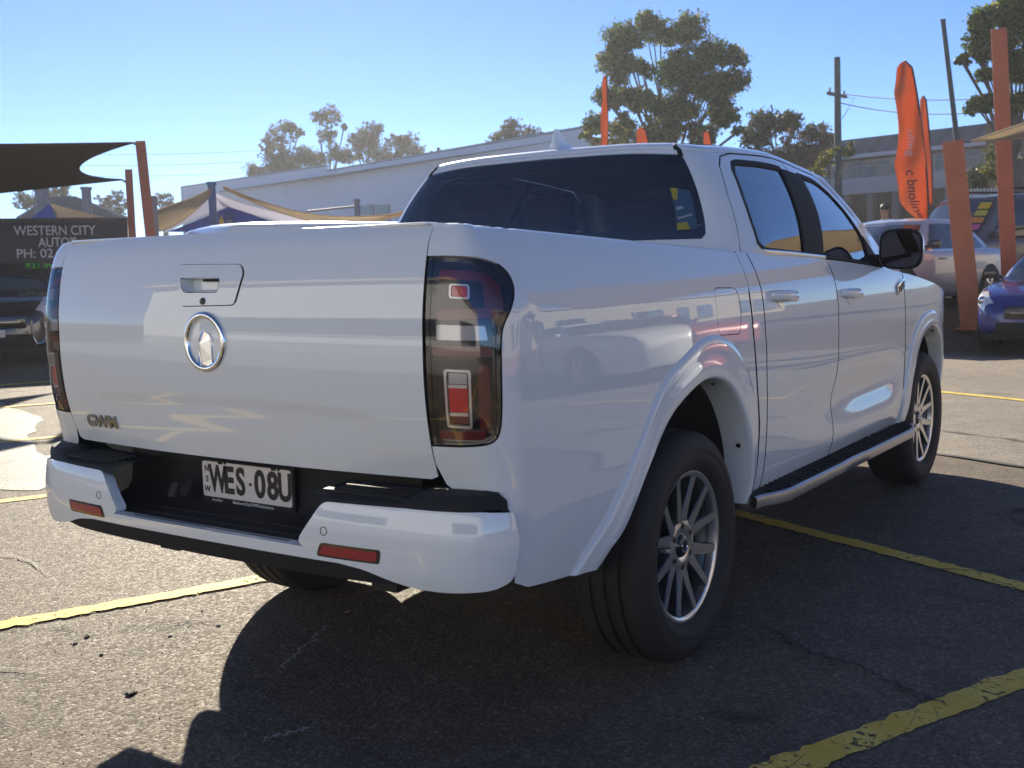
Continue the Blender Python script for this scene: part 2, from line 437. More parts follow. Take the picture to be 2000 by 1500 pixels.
# ================================================================== ground
def ground_h(x, y): return .45*sstep(13.3, 16.2, y)
def nt(m): return m.node_tree.nodes, m.node_tree.links
def asphalt(name, base, tint, rough, patch=False, worn=0):
    m = bpy.data.materials.new(name); m.use_nodes = True; n, l = nt(m); b = n['Principled BSDF']
    tc = n.new('ShaderNodeTexCoord')
    def noise(sc, det=6, ro=.6):
        t = n.new('ShaderNodeTexNoise'); t.inputs['Scale'].default_value = sc; t.inputs['Detail'].default_value = det; t.inputs['Roughness'].default_value = ro; l.new(tc.outputs['Object'], t.inputs['Vector']); return t
    def ramp(src, stops):
        r = n.new('ShaderNodeValToRGB'); e = r.color_ramp.elements
        while len(e) < len(stops): e.new(.5)
        for el, (p, c) in zip(e, stops): el.position = p; el.color = (*c, 1) if len(c) == 3 else c
        l.new(src, r.inputs[0]); return r
    def mixc(f, a, b_, mode='MIX'):
        x = n.new('ShaderNodeMix'); x.data_type = 'RGBA'; x.blend_type = mode
        if isinstance(f, (int, float)): x.inputs[0].default_value = f
        else: l.new(f, x.inputs[0])
        for k, v in ((6, a), (7, b_)):
            if isinstance(v, tuple): x.inputs[k].default_value = (*v, 1)
            else: l.new(v, x.inputs[k])
        return x.outputs[2]
    vor = n.new('ShaderNodeTexVoronoi'); vor.inputs['Scale'].default_value = 105; l.new(tc.outputs['Object'], vor.inputs['Vector'])
    big = noise(.55, 8, .6); mid = noise(5, 6, .65)
    st = ramp(vor.outputs['Color'], [(0, tuple(c*.74 for c in base)), (.42, tuple(c*.97 for c in base)), (.76, tuple(c*1.25 for c in base)), (1, tuple(min(.55, c*1.9) for c in tint))])
    col = mixc(1.0, st.outputs[0], ramp(big.outputs[0], [(.30, (.78, .78, .80)), (.5, (1, 1, 1)), (.72, (1.18, 1.15, 1.10))]).outputs[0], 'MULTIPLY')
    col = mixc(1.0, col, ramp(mid.outputs[0], [(.30, (.82, .82, .83)), (.6, (1.06, 1.05, 1.04))]).outputs[0], 'MULTIPLY')
    # cracks: thin dark lines along the borders of large, warped cells
    wp = n.new('ShaderNodeMix'); wp.data_type = 'RGBA'; wp.inputs[0].default_value = .30; l.new(tc.outputs['Object'], wp.inputs[6]); l.new(noise(1.7, 5).outputs['Color'], wp.inputs[7])
    cv = n.new('ShaderNodeTexVoronoi'); cv.feature = 'DISTANCE_TO_EDGE'; cv.inputs['Scale'].default_value = .62; l.new(wp.outputs[2], cv.inputs['Vector'])
    cm = ramp(cv.outputs[0], [(0, (1, 1, 1)), (.009, (1, 1, 1)), (.020, (0, 0, 0))])
    gate = ramp(noise(.9, 4).outputs[0], [(.56, (0, 0, 0)), (.64, (1, 1, 1))])
    ck = mixc(1.0, cm.outputs[0], gate.outputs[0], 'MULTIPLY')
    col = mixc(ck, col, tuple(c*.25 for c in base))
    # old oil drips
    oil = ramp(noise(1.1, 3, .4).outputs[0], [(.60, (0, 0, 0)), (.72, (.45, .45, .45))]); col = mixc(oil.outputs[0], col, tuple(c*.5 for c in base))
    if not patch:
        # earth and leaf litter where the lot ends at the rise
        sx = n.new('ShaderNodeSeparateXYZ'); l.new(tc.outputs['Object'], sx.inputs[0])
        ad = n.new('ShaderNodeMath'); ad.operation = 'MULTIPLY_ADD'; l.new(noise(2.2, 6).outputs[0], ad.inputs[0]); ad.inputs[1].default_value = 1.6; l.new(sx.outputs[1], ad.inputs[2])
        dm = ramp(ad.outputs[0], [(0, (0, 0, 0))]); n.remove(dm)
        mr = n.new('ShaderNodeMapRange'); mr.inputs['From Min'].default_value = 13.75; mr.inputs['From Max'].default_value = 14.1; l.new(ad.outputs[0], mr.inputs[0])
        mr2 = n.new('ShaderNodeMapRange'); mr2.inputs['From Min'].default_value = 16.4; mr2.inputs['From Max'].default_value = 17.0; mr2.inputs['To Min'].default_value = 1; mr2.inputs['To Max'].default_value = 0; l.new(ad.outputs[0], mr2.inputs[0])
        mm = n.new('ShaderNodeMath'); mm.operation = 'MULTIPLY'; l.new(mr.outputs[0], mm.inputs[0]); l.new(mr2.outputs[0], mm.inputs[1])
        earth = ramp(noise(14, 8).outputs[0], [(.3, (.07, .045, .03)), (.6, (.16, .11, .075)), (.75, (.26, .20, .13))])
        col = mixc(mm.outputs[0], col, earth.outputs[0])
    l.new(col, b.inputs['Base Color'])
    rr = ramp(vor.outputs['Color'], [(0, (rough*1.1,)*3), (1, (rough*.72,)*3)]); l.new(rr.outputs[0], b.inputs['Roughness'])
    b.inputs['Specular IOR Level'].default_value = .12
    hb = n.new('ShaderNodeMath'); hb.operation = 'MULTIPLY_ADD'; l.new(vor.outputs['Distance'], hb.inputs[0]); hb.inputs[1].default_value = -1.0; l.new(mid.outputs[0], hb.inputs[2])
    bp_ = n.new('ShaderNodeBump'); bp_.inputs['Strength'].default_value = .45; bp_.inputs['Distance'].default_value = .005; l.new(hb.outputs[0], bp_.inputs['Height']); l.new(bp_.outputs[0], b.inputs['Normal'])
    return m
ASPH = asphalt('asphalt', (.138, .116, .094), (.145, .124, .103), .85)
POLISHED = asphalt('polished_asphalt', (.20, .19, .175), (.21, .2, .19), .6, patch=True)  # lighter, smoother asphalt than the rest of the yard
xs_ = np.concatenate([np.linspace(-420, -32, 14), np.linspace(-30, 30, 61), np.linspace(32, 420, 14)]); ys_ = np.concatenate([np.linspace(-300, -10, 12), np.linspace(-8, 24, 65), np.linspace(26, 700, 24)])
V = [(x, y, float(ground_h(x, y))) for x in xs_ for y in ys_]
g = mk('ground', V, grid_faces(len(xs_), len(ys_), flip=True), ASPH, None, True, None); g['kind'] = 'structure'; g['label'] = 'grey weathered asphalt of the car yard'
def sheet(name, poly, z, m, d=.06, jit=0, label=None):
    q = resample(poly, d); q = [(x + RNG.normal(0, jit), y + RNG.normal(0, jit)) for x, y in q]
    vo, eo, fo, *_ = delaunay_2d_cdt([Vector(p) for p in q], [(i, (i+1) % len(q)) for i in range(len(q))], [], 1, 1e-7)
    o = mk(name, [(v.x, v.y, float(ground_h(v.x, v.y)) + z) for v in vo], [tuple(f) for f in fo], m, None, True, None)
    me = o.data
    if me.polygons and me.polygons[0].normal.z < 0: me.flip_normals()
    o['kind'] = 'structure'
    if label: o['label'] = label
    return o
sheet('pavement_patch', [(-4.0, 1.70), (-3.72, 1.84), (-3.95, 2.05), (-4.8, 2.6), (-5.68, 2.99), (-6.7, 3.77), (-7.6, 4.1), (-9.3, 4.6), (-10.9, 4.9), (-13, 4.4), (-11, 2.4), (-7, 1.0)], .004, POLISHED, .3, .03, 'pale polished asphalt patch')

PALE = asphalt('pale_asphalt', (.225, .200, .170), (.20, .18, .155), .85, patch=True)
_U, _W = np.array([.411, .9116]), np.array([.9116, -.411]); _c = np.array([.84, 5.38])
sheet('driveway', [tuple(_c - _W*26), tuple(_c - _W*6), tuple(_c), tuple(_c + _W*9), tuple(_c + _W*9 + _U*7.2), tuple(_c + _U*8.6), tuple(_c - _W*9 + _U*3.4), tuple(_c - _W*26 + _U*.6)], .002, PALE, .5, .02, 'pale worn driveway beyond the bays')
sheet('bounce_apron', [(-24, -14.9), (14, -14.9), (14, -6.5), (-24, -6.5)], .003, asphalt('pale_concrete', (.36, .35, .33), (.20, .19, .18), .85, patch=True), .6, .01, 'pale concrete apron added for fill light before the workshop')  # unseen pale ground added to throw fill light onto the tailgate
# worn yellow bay lines: chipped paint over the asphalt
def yellow():
    m = bpy.data.materials.new('worn_yellow_paint'); m.use_nodes = True; n, l = nt(m); b = n['Principled BSDF']
    tc = n.new('ShaderNodeTexCoord')
    t1 = n.new('ShaderNodeTexNoise'); t1.inputs['Scale'].default_value = 42; t1.inputs['Detail'].default_value = 6; t1.inputs['Roughness'].default_value = .7; l.new(tc.outputs['Object'], t1.inputs[0])
    t2 = n.new('ShaderNodeTexNoise'); t2.inputs['Scale'].default_value = 6; t2.inputs['Detail'].default_value = 6; l.new(tc.outputs['Object'], t2.inputs[0])
    vo = n.new('ShaderNodeTexVoronoi'); vo.feature = 'DISTANCE_TO_EDGE'; vo.inputs['Scale'].default_value = 9; l.new(tc.outputs['Object'], vo.inputs[0])
    r = n.new('ShaderNodeValToRGB'); r.color_ramp.elements[0].position = .3; r.color_ramp.elements[0].color = (.66, .44, .06, 1); r.color_ramp.elements[1].position = .75; r.color_ramp.elements[1].color = (.80, .61, .17, 1); l.new(t2.outputs[0], r.inputs[0])
    l.new(r.outputs[0], b.inputs['Base Color']); b.inputs['Roughness'].default_value = .7; b.inputs['Specular IOR Level'].default_value = .2
    a = n.new('ShaderNodeMath'); a.operation = 'MULTIPLY_ADD'; l.new(t2.outputs[0], a.inputs[0]); a.inputs[1].default_value = .5; l.new(t1.outputs[0], a.inputs[2])
    gt = n.new('ShaderNodeMapRange'); gt.inputs['From Min'].default_value = .845; gt.inputs['From Max'].default_value = .90; gt.inputs['To Min'].default_value = 1; gt.inputs['To Max'].default_value = 0; l.new(a.outputs[0], gt.inputs[0])
    ck = n.new('ShaderNodeMapRange'); ck.inputs['From Min'].default_value = .002; ck.inputs['From Max'].default_value = .010; l.new(vo.outputs[0], ck.inputs[0])
    ck2 = n.new('ShaderNodeMath'); ck2.operation = 'MAXIMUM'; l.new(ck.outputs[0], ck2.inputs[0])
    g2 = n.new('ShaderNodeMapRange'); g2.inputs['From Min'].default_value = .50; g2.inputs['From Max'].default_value = .47; l.new(t2.outputs[0], g2.inputs[0]); l.new(g2.outputs[0], ck2.inputs[1])
    al = n.new('ShaderNodeMath'); al.operation = 'MULTIPLY'; l.new(gt.outputs[0], al.inputs[0]); l.new(ck2.outputs[0], al.inputs[1]); l.new(al.outputs[0], b.inputs['Alpha'])
    bp_ = n.new('ShaderNodeBump'); bp_.inputs['Strength'].default_value = .5; bp_.inputs['Distance'].default_value = .004; l.new(t1.outputs[0], bp_.inputs['Height']); l.new(bp_.outputs[0], b.inputs['Normal'])
    return m
YEL = yellow()
U_ = np.array([.411, .9116]); W_ = np.array([.9116, -.411])      # along the bays, across the bays
O_ = np.array([-1.285, .67])                                     # a point on the line that runs under the tail
def bayline(a, b, w=.10, i=[0]):
    a, b = np.array(a), np.array(b); t = (b - a)/np.hypot(*(b - a)); nn = np.array([-t[1], t[0]])*w/2
    sheet('bay_line', [tuple(a - nn), tuple(b - nn), tuple(b + nn), tuple(a + nn)], .004 + .0015*(i[0] % 3), YEL, .035, .0055, 'worn yellow painted bay line'); i[0] += 1
# cross line through (.36, 3.2): solve its place along U from O_
cross = float((np.array([1.04, 2.88]) - O_) @ U_)
for k in (-4, -3, -2, -1, 0, 1, 2, 3):
    p = O_ + W_*2.50*k
    bayline(p + U_*(cross - 4.95), p + U_*(cross - .06))
    if k < 0: bayline(p + U_*(cross + .06), p + U_*(cross + 5.0))
for j in (-1, 0, 1):
    c = O_ + U_*(cross + 5.02*j)
    bayline(c - W_*11, c + W_*(9 if j else 9))
TAR = mat('crack_tar', (.022, .022, .024), .7, noise=(30, .3)); SCUFF = mat('pale_scuff', (.30, .29, .28), .8, noise=(60, .3))
def streak(name, pts, w, m, z, label):
    c = cat(pts, 10); n_ = len(c); t = np.gradient(c, axis=0); t /= np.hypot(t[:, 0], t[:, 1])[:, None]; nn = np.stack([-t[:, 1], t[:, 0]], 1)
    c = c + nn*(RNG.normal(0, w*.5, n_))[:, None]; ww = w*(.25 + .9*RNG.random(n_))*np.minimum(1, np.minimum(np.arange(n_) + .3, n_ - .7 - np.arange(n_))/4)
    V = [(*(c[i] + nn[i]*ww[i]*s_), float(ground_h(*c[i])) + z) for i in range(n_) for s_ in (-.5, .5)]
    o = mk(name, V, grid_faces(n_, 2), m, None, True, None); o['kind'] = 'structure'; o['label'] = label
    if o.data.polygons[0].normal.z < 0: o.data.flip_normals()
streak('crack', [(1.02, 1.60), (1.16, 1.50), (1.30, 1.43), (1.42, 1.40), (1.56, 1.30), (1.72, 1.22)], .022, TAR, .0095, 'dark crack in the shaded asphalt')
streak('crack', [(1.30, 2.62), (1.55, 2.72), (1.8, 2.85), (2.1, 2.92)], .014, TAR, .0095, 'fine dark crack beyond the shaded yellow line')
streak('crack', [(-2.2, -.1), (-1.7, .05), (-1.25, -.08), (-.9, .02)], .008, TAR, .0095, 'hairline crack in the sunlit asphalt')
streak('crack', [(-3.0, .95), (-2.6, .78), (-2.3, .82), (-1.9, .7)], .010, TAR, .0095, 'hairline crack left of the bumper')
streak('joint', [tuple(_c - _W*5 - _U*.02), tuple(_c - _W*2), tuple(_c + _W*.4 + _U*.03), tuple(_c + _W*3), tuple(_c + _W*6)], .05, TAR, .0095, 'dark joint between bay asphalt and driveway')
streak('scuff', [(-.205, .42), (-.27, .55), (-.33, .70), (-.39, .84)], .016, SCUFF, .0095, 'pale scuff mark in the truck shadow')
streak('scuff', [(.12, .02), (.17, .10), (.20, .16)], .02, SCUFF, .0095, 'short pale scuff near the shadow edge')
# loose grit
gv, gf = [], []
for k in range(2600):
    x, y = RNG.uniform(-3.4, 2.2), RNG.uniform(-.6, 3.4); s_ = RNG.uniform(.0015, .0042)*(1 if k % 40 else 1.9); a0 = RNG.uniform(0, 6); b0 = len(gv)
    gv += [(x + s_*math.cos(a0 + q*2.094), y + s_*math.sin(a0 + q*2.094)*.8, .001) for q in range(3)] + [(x + s_*.2, y, .001 + s_*.9)]
    gf += [(b0, b0+1, b0+3), (b0+1, b0+2, b0+3), (b0+2, b0, b0+3)]
gr_ = mk('grit', gv, gf, mat('grit_stone', (.24, .215, .185), .8, noise=(9, .5)), None, False); gr_['kind'] = 'stuff'; gr_['label'] = 'loose grit scattered over the asphalt'
# broken bits lying about, a bottle cap, leaf crumbs
DEB = mat('dark_debris', (.03, .028, .026), .8, noise=(60, .4)); LEAFD = mat('dry_leaf', (.30, .20, .10), .7, noise=(40, .3)); PEB = mat('pebble', (.30, .28, .25), .7, noise=(50, .3))
def chunk(loc, s, m, label, cat_, group=None, flat=.4):
    bm = bmesh.new(); bmesh.ops.create_icosphere(bm, subdivisions=2, radius=s)
    for v in bm.verts: v.co = Vector((v.co.x, v.co.y*.75, v.co.z*flat))*random.uniform(.72, 1.2)
    me = bpy.data.meshes.new('debris'); bm.to_mesh(me); bm.free(); o = link(cat_.replace(' ', '_'), me, m, None, False); o.location = (*loc, s*flat*.6); o.rotation_euler.z = random.uniform(0, 6); return tag(o, label, cat_, group)
chunk((-.49, .05), .022, DEB, 'dark flat broken chip on sunlit asphalt, largest of the scattered bits', 'chip', None, .35)

for k, (x, y, s_) in enumerate([(-1.063, .243, .010), (-1.088, .308, .012), (-.879, .22, .009)]): chunk((x, y), s_, DEB, ('small dark crumb lying between two others near the yellow line', 'small dark crumb closest to the yellow line', 'small dark crumb of the three lying towards the truck shadow')[k], 'crumb', None, .5)
chunk((-.442, 1.002), .012, LEAFD, 'pale dry leaf crumb lying in the truck shadow', 'leaf', None, .3)
for k, (x, y) in enumerate([(-.826, .471), (-.757, .639)]): chunk((x, y), .009, PEB, ('pale pebble on sunlit asphalt between the crumbs and the truck shadow', 'pale pebble on sunlit asphalt close to the truck shadow and yellow line')[k], 'pebble', None, .6)
chunk((.938, 1.599), .008, PEB, 'tiny pale scrap in the shade beside the rear wheel', 'scrap', None, .2)

# ================================================================== the pickup truck
truck = empty('pickup_truck')
tag(truck, 'white dual cab pickup truck seen from its tailgate, plate reading WES 08U', 'pickup truck')

def sgn(fn):
    def g(u, v):
        u = np.asarray(u, float); p = fn(np.abs(u), v); p = p.copy(); p[..., 0] *= np.where(u < 0, -1, 1); return p
    return g
bump2, cab2 = sgn(bumper), sgn(cab)
_ys = BEDPLAN.c[:, 1]
def S_of_Y(y): return float(np.interp(y, _ys, BEDPLAN.L))
CS = (.42, .45)

_lp = cat([(.056, 1.3495), (.116, 1.3465), (.180, 1.340), (.235, 1.328), (.266, 1.305), (.272, 1.275), (.262, 1.244), (.240, 1.212), (.217, 1.182), (.205, 1.145), (.2015, 1.07), (.200, .98), (.195, .925), (.180, .899), (.150, .889), (.086, .885)], 4)
LAMP = [(.002, 1.350)] + [tuple(q) for q in _lp] + [(.002, .884)]
ARCH_CUT = [(.50, .485), (.66, .600), (.80, .740), (.95, .890), (1.10, .965), (1.26, 1.0), (1.42, .972), (1.56, .875), (1.655, .73), (1.685, .60), (1.69, .50)]
RAILTOP = [(1.796, 1.345), (1.3, 1.364), (.837, 1.385), (.34, 1.409), (.16, 1.416), (.002, 1.420)]
FLAP = roundpoly([(1.425, 1.232), (1.625, 1.226), (1.655, 1.16), (1.64, 1.062), (1.44, 1.070)], .03)
for mir in (False, True):
    side_nm = 'bed_side'
    out = [(.002, 1.420)] + LAMP + [(.002, .835), (.020, .785), (.055, .762), (.20, .752), (.232, .70), (.236, .535), (.29, .512), (.42, .498)]
    out += [(S_of_Y(y), z) for y, z in ARCH_CUT]
    out += [(S_of_Y(y), z) for y, z in [(1.748, .50), (1.751, .72), (1.721, .88), (1.691, 1.05), (1.668, 1.20)]]
    out += RAILTOP[:-1]
    out = [q for i, q in enumerate(out) if i == 0 or abs(q[0]-out[i-1][0]) + abs(q[1]-out[i-1][1]) > 1e-6]
    bs = panel(side_nm, bed, out, PAINT, truck, holes=[] if mir else [FLAP], d=.022, depth=.02, mirror=mir, shade_edges=True)
    if not mir: panel('fuel_flap', bed, FLAP, PAINT, bs, d=.02, gap=.003, depth=.012, off=-.0005, shade_edges=True)
    # rail cap and inner wall of the tub
    rs = np.array([bed(s, z) for s, z in resample(RAILTOP, .06)[:40]]); rs = rs[rs[:, 1] < 1.66]
    o = np.argsort(rs[:, 1]); rs = rs[o]
    V = []
    for p in rs:
        for dx, dz in ((0, -.001), (-.008, .007), (-.022, .010), (-.070, .008), (-.082, -.004), (-.085, -.05), (-.090, -.52)):
            V.append((min(p[0], .87) + dx, max(p[1], .06), p[2] + dz))
    F = grid_faces(len(rs), 7); me_m = [PAINT, BLACKP]
    if mir: V = [(-v[0], v[1], v[2]) for v in V]
    oc = mk('rail_cap', V, F, me_m, bs, True, 40); recalc(oc.data)
    for k, pl in enumerate(oc.data.polygons): pl.material_index = 1 if k % 6 >= 4 else 0

    # ---------- tail lamp: a dark pod with its lights, under one smoked cover
    ln = 'tail_light'
    lamp_out = LAMP
    pod = panel(ln, bed, lamp_out, GLOSSB, truck, d=.02, off=-.022, depth=.03, gap=.003, mirror=mir)
    def lp(name, poly, m, off, par=None, r=.006, depth=.01): return panel(name, bed, roundpoly(poly, r), m, par or pod, d=.012, off=off, depth=depth, edge=.008, mirror=mir)
    panel('lens', bed, lamp_out, SMOKE, pod, d=.018, off=-.001, depth=.018, gap=.0045, mirror=mir)
    # upper red block
    lp('red_band', [(.030, 1.320), (.19, 1.312), (.235, 1.285), (.235, 1.225), (.20, 1.20), (.030, 1.195)], DARKRED, -.017)
    lp('dark_band', [(.028, 1.296), (.17, 1.290), (.17, 1.225), (.028, 1.222)], GLOSSB, -.0145)
    def ring(name, o, i, m, off): return panel(name, bed, roundpoly(o, .008), m, pod, holes=[roundpoly(i, .005)], d=.012, off=off, depth=.012, edge=.006, mirror=mir)
    ring('reverse_frame', [(.066, 1.284), (.125, 1.281), (.125, 1.246), (.066, 1.249)], [(.0715, 1.2795), (.1195, 1.2775), (.1195, 1.2495), (.0715, 1.2525)], mat('bright_frame', (.84, .85, .87), .16, .35, 1.0), -.010)
    lp('reverse_lens', [(.073, 1.278), (.118, 1.276), (.118, 1.251), (.073, 1.254)], REDLENS, -.013, r=.003)
    lp('clear_bar', [(.030, 1.185), (.165, 1.180), (.172, 1.145), (.030, 1.148)], CLEARL, -.0135)
    lp('red_strip', [(.018, 1.135), (.18, 1.130), (.182, 1.105), (.018, 1.110)], DARKRED, -.0135)
    ring('stack_frame', [(.052, 1.078), (.122, 1.075), (.122, .930), (.052, .933)], [(.0585, 1.0715), (.1155, 1.0690), (.1155, .9365), (.0585, .9390)], MATS['bright_frame'], -.006)
    lp('grey_cell', [(.062, 1.068), (.112, 1.066), (.112, 1.040), (.062, 1.041)], CLEARL, -.012, r=.002)
    lp('chrome_bar', [(.062, 1.040), (.112, 1.039), (.112, 1.031), (.062, 1.032)], MATS['bright_frame'], -.0055, r=.001)
    lp('red_cell', [(.062, 1.031), (.112, 1.030), (.112, .971), (.062, .972)], REDLENS, -.010, r=.002)
    lp('chrome_bar', [(.062, .971), (.112, .970), (.112, .962), (.062, .963)], MATS['bright_frame'], -.0055, r=.001)
    lp('dark_cell', [(.062, .962), (.112, .961), (.112, .941), (.062, .942)], DARKRED, -.012, r=.002)
    lp('side_column', [(.140, 1.085), (.172, 1.085), (.172, .925), (.140, .925)], DARKRED, -.012, r=.014)
    lp('lower_band', [(.020, .920), (.165, .922), (.150, .899), (.020, .899)], DARKRED, -.0145)

# ---------- tailgate
HB = roundpoly([(-.132, 1.347), (.126, 1.343), (.141, 1.318), (.113, 1.231), (-.108, 1.227), (-.134, 1.30)], [.012, .014, .012, .016, .016, .02])
HR = roundpoly([(-.112, 1.306), (.048, 1.304), (.044, 1.268), (-.100, 1.268)], [.006, .006, .012, .016])
def tail(x, z):
    x = np.asarray(x, float); z = np.asarray(z, float)
    p = tailgate(x, z); q = p.copy()
    # shallow pressing across the lower third: a raised field with soft shoulders
    w = (1 - sstep(.50, .62, np.abs(x)))
    e = .955 + .012*(1 - (x/.6)**2)
    q[..., 1] += .0085*sstep(e + .006, e - .010, z)*w*sstep(.80, .90, z)
    return q
tg_out = [(-.731, 1.424), (-.3, 1.432), (.3, 1.432), (.731, 1.424)] + [(.7325, 1.3), (.7325, .95), (.7305, .803)] + [(.71, .795), (.3, .793), (-.3, .793), (-.71, .795)] + [(-.7305, .803), (-.7325, .95), (-.7325, 1.3)]
tg = panel('tailgate', tail, tg_out, PAINT, truck, holes=[HB], d=.016, edge=.012, depth=.045, shade_edges=True)
MB().box((0, .125, 1.4285), (1.43, .050, .008), bev=.003).build('top_cap', PAINT, tg)
hb = panel('handle', tail, HB, PAINT, tg, holes=[HR], d=.014, gap=.0024, shade_edges=True, depth=.012, off=.004, edge=.006)
# grip recess behind the handle
hr = np.array(resample(HR, .01)); P0 = tail(hr[:, 0], hr[:, 1]); n = len(hr)
V = [(p[0], p[1] - .004, p[2]) for p in P0] + [(p[0]*.97 - .0009, p[1] + .035, p[2] + (.006 if p[2] < 1.28 else .012)) for p in P0]
mk('grip_recess', V, [(i, (i+1) % n, n + (i+1) % n, n + i) for i in range(n)] + [tuple(range(n, 2*n))], PAINT, hb, True, 40)
MB().box((0, .064, 1.300), (.10, .022, .007), bev=.002).build('grip_slot', BLACKP, hb)
y0 = float(tail(-.012, 1.242)[1])
lathe('camera_lens', [(0, y0 - .011), (.006, y0 - .0105), (.009, y0 - .008), (.0105, y0 - .003), (.0105, y0 + .004)], GLOSSB, hb, 'y', 20).location = (-.012, 0, 1.243)
# gap filler behind the tailgate so that the shut lines read dark
MB().box((0, .150, 1.10), (1.46, .05, .50)).build('gap_filler', BLACKP, tg)
# emblem: ring and tower
ex, ez = -.006, 1.131
ey = float(tail(ex, ez)[1])
R_, V = 72, []
prof = [(.084, .002), (.084, -.006), (.0815, -.010), (.076, -.0125), (.070, -.0115), (.0655, -.008), (.0645, -.002), (.0645, .002)]
em = lathe('emblem', [(r, h) for r, h in prof], CHROME, tg, 'y', 72, 50); em.location = (ex, ey + .001, ez)
bm = bmesh.new()
tw = [(-.026, -.074), (-.027, -.050), (-.024, .006), (-.010, .026), (.004, .030), (.022, .022), (.030, .008), (.031, -.048), (.034, -.072)]
v0 = [bm.verts.new((x, .002, z)) for x, z in tw]; v1 = [bm.verts.new((x*.92, -.007, z*.98)) for x, z in tw]; cn = bm.verts.new((-.008, -.016, -.004)); cb = bm.verts.new((-.004, -.014, -.06))
n = len(tw)
for i in range(n - 1):
    bm.faces.new((v0[i], v0[i+1], v1[i+1], v1[i])); bm.faces.new((v1[i], v1[i+1], cn if i not in (0, n - 2) else cb))
bm.faces.new((v1[1], cn, cb)); bm.faces.new((cn, v1[n-2], cb)); bm.faces.new((v1[n-1], v1[0], cb))
bmesh.ops.recalc_face_normals(bm, faces=bm.faces[:]); me = bpy.data.meshes.new('emblem_tower'); bm.to_mesh(me); bm.free()
link('emblem_tower', me, CHROME, em, False)
# badge letters, lower left
bx, bz = -.562, .866; pa, pb, pc_ = tail(bx, bz), tail(bx + .05, bz), tail(bx, bz + .02)
for ch, dx in (('G', -.053), ('W', 0.0), ('M', .056)):
    q = tail(bx + dx, bz) + np.array([0, -.003, 0])
    text('badge_letter', ch, .056, q, pb - pa, pc_ - pa, mat('dark_chrome', (.30, .31, .33), .22, .9), tg, extrude=.003, bold=.0010, xs=1.06)

# ---------- rear bumper
half = [(0, .586), (.50, .584), (.58, .576), (.66, .553), (.72, .541), (.806, .534), (.93, .537), (.983, .556), (1.002, .65), (.992, .724), (.90, .733), (.70, .738), (.452, .736), (.365, .622)]
hl = roundpoly(half[1:], [0, .03, .03, .02, .03, .03, .02, .0, .006, 0, 0, .022, .028])
bo = hl + [(-x, z) for x, z in hl[::-1]]
bp = panel('rear_bumper', bump2, bo, PAINT, truck, d=.018, edge=.012, depth=.035)
lip = [(-.68, .587), (.68, .587), (.70, .545), (.62, .533), (0, .528), (-.62, .533), (-.70, .545)]
panel('lower_lip', bump2, roundpoly(lip, .01), BLACKP, bp, d=.03, off=-.012, depth=.06)
# black centre pocket
prof = [(.610, -.040), (.612, -.028), (.616, .05), (.622, .115), (.635, .150), (.66, .166), (.72, .172), (.77, .178), (.83, .185)]
xs_ = np.linspace(-.60, .60, 25)
V = [(x, y + .02*(x/.6)**2, z) for x in xs_ for z, y in prof]
o = mk('step_pocket', V, grid_faces(25, len(prof)), BLACKP, bp, True, 40); recalc(o.data)
for yb_ in np.linspace(-.02, .08, 3): MB().box((0, yb_, np.interp(yb_, [b for a, b in prof], [a for a, b in prof]) + .001), (.64, .008, .005), bev=.0015).build('pocket_rib', BLACKP, bp)
for s in (-1, 1):
    # step pad: ribbed black top and a raised outer horn
    V = []; N_ = 22
    for k in range(N_):
        q = .40 + (.985 - .40)*k/(N_-1); e = bumper(q, .735); x, y = e[0], e[1]
        hz = .010*sstep(.66, .74, x); ins = sstep(.86, .93, x)*.06
        for dy, dz in ((.004, .0), (.008, .010 + hz*1.6), (.016, .014 + hz*2.2), (.06, .018 + hz*2.4), (.11, .020 + hz*2.0), (.17, .022 + hz*1.6)):
            V.append((s*(x - ins*dy/.17*2 - .006), y + dy*(1 - .4*sstep(.8, .95, x)), .734 + dz - (.02 if q > .97 else 0)))
    o = mk('step_pad', V, grid_faces(N_, 6), BLACKP, bp, True, 40); recalc(o.data)
    for k in range(5):
        MB().box((s*.565, .022 + k*.022 - .01, .758 + k*.001), (.24, .008, .006), rot=Matrix.Rotation(s*.06, 3, 'Z'), bev=.002).build('step_rib', BLACKP, bp)
    rf = [(s*.458, .626), (s*.628, .625), (s*.622, .600), (s*.443, .601)]
    panel('reflector', bump2, roundpoly(rf, .007), REFLECTOR, bp, d=.02, off=.003, depth=.008, edge=.008)
    sf = panel('reflector_bed', bump2, roundpoly([(s*.449, .632), (s*.637, .631), (s*.631, .594), (s*.434, .595)], .01), GLOSSB, bp, holes=[roundpoly(rf, .007)], d=.02, off=.0008, depth=.004, edge=.008)
    c = bumper(.461, .662); ang = np.linspace(0, 2*math.pi, 24, endpoint=False)
    cc = [(s*(.461 + .0115*math.cos(a)), .662 + .0115*math.sin(a)) for a in ang]; ci = [(s*(.461 + .0095*math.cos(a)), .662 + .0095*math.sin(a)) for a in ang]
    panel('parking_sensor', bump2, cc, TRIM, bp, holes=[ci], d=.02, off=.0008, depth=.002, edge=.004)
so_ = MB().box((-.245, .118, .676), (.035, .012, .05), rot=Matrix.Rotation(-.55, 3, 'X'), bev=.004).build('socket_cover', BLACKP, bp)
MB().box((-.292, .105, .668), (.03, .012, .045), rot=Matrix.Rotation(-.55, 3, 'X'), bev=.004).build('socket_flap', TRIM, so_)

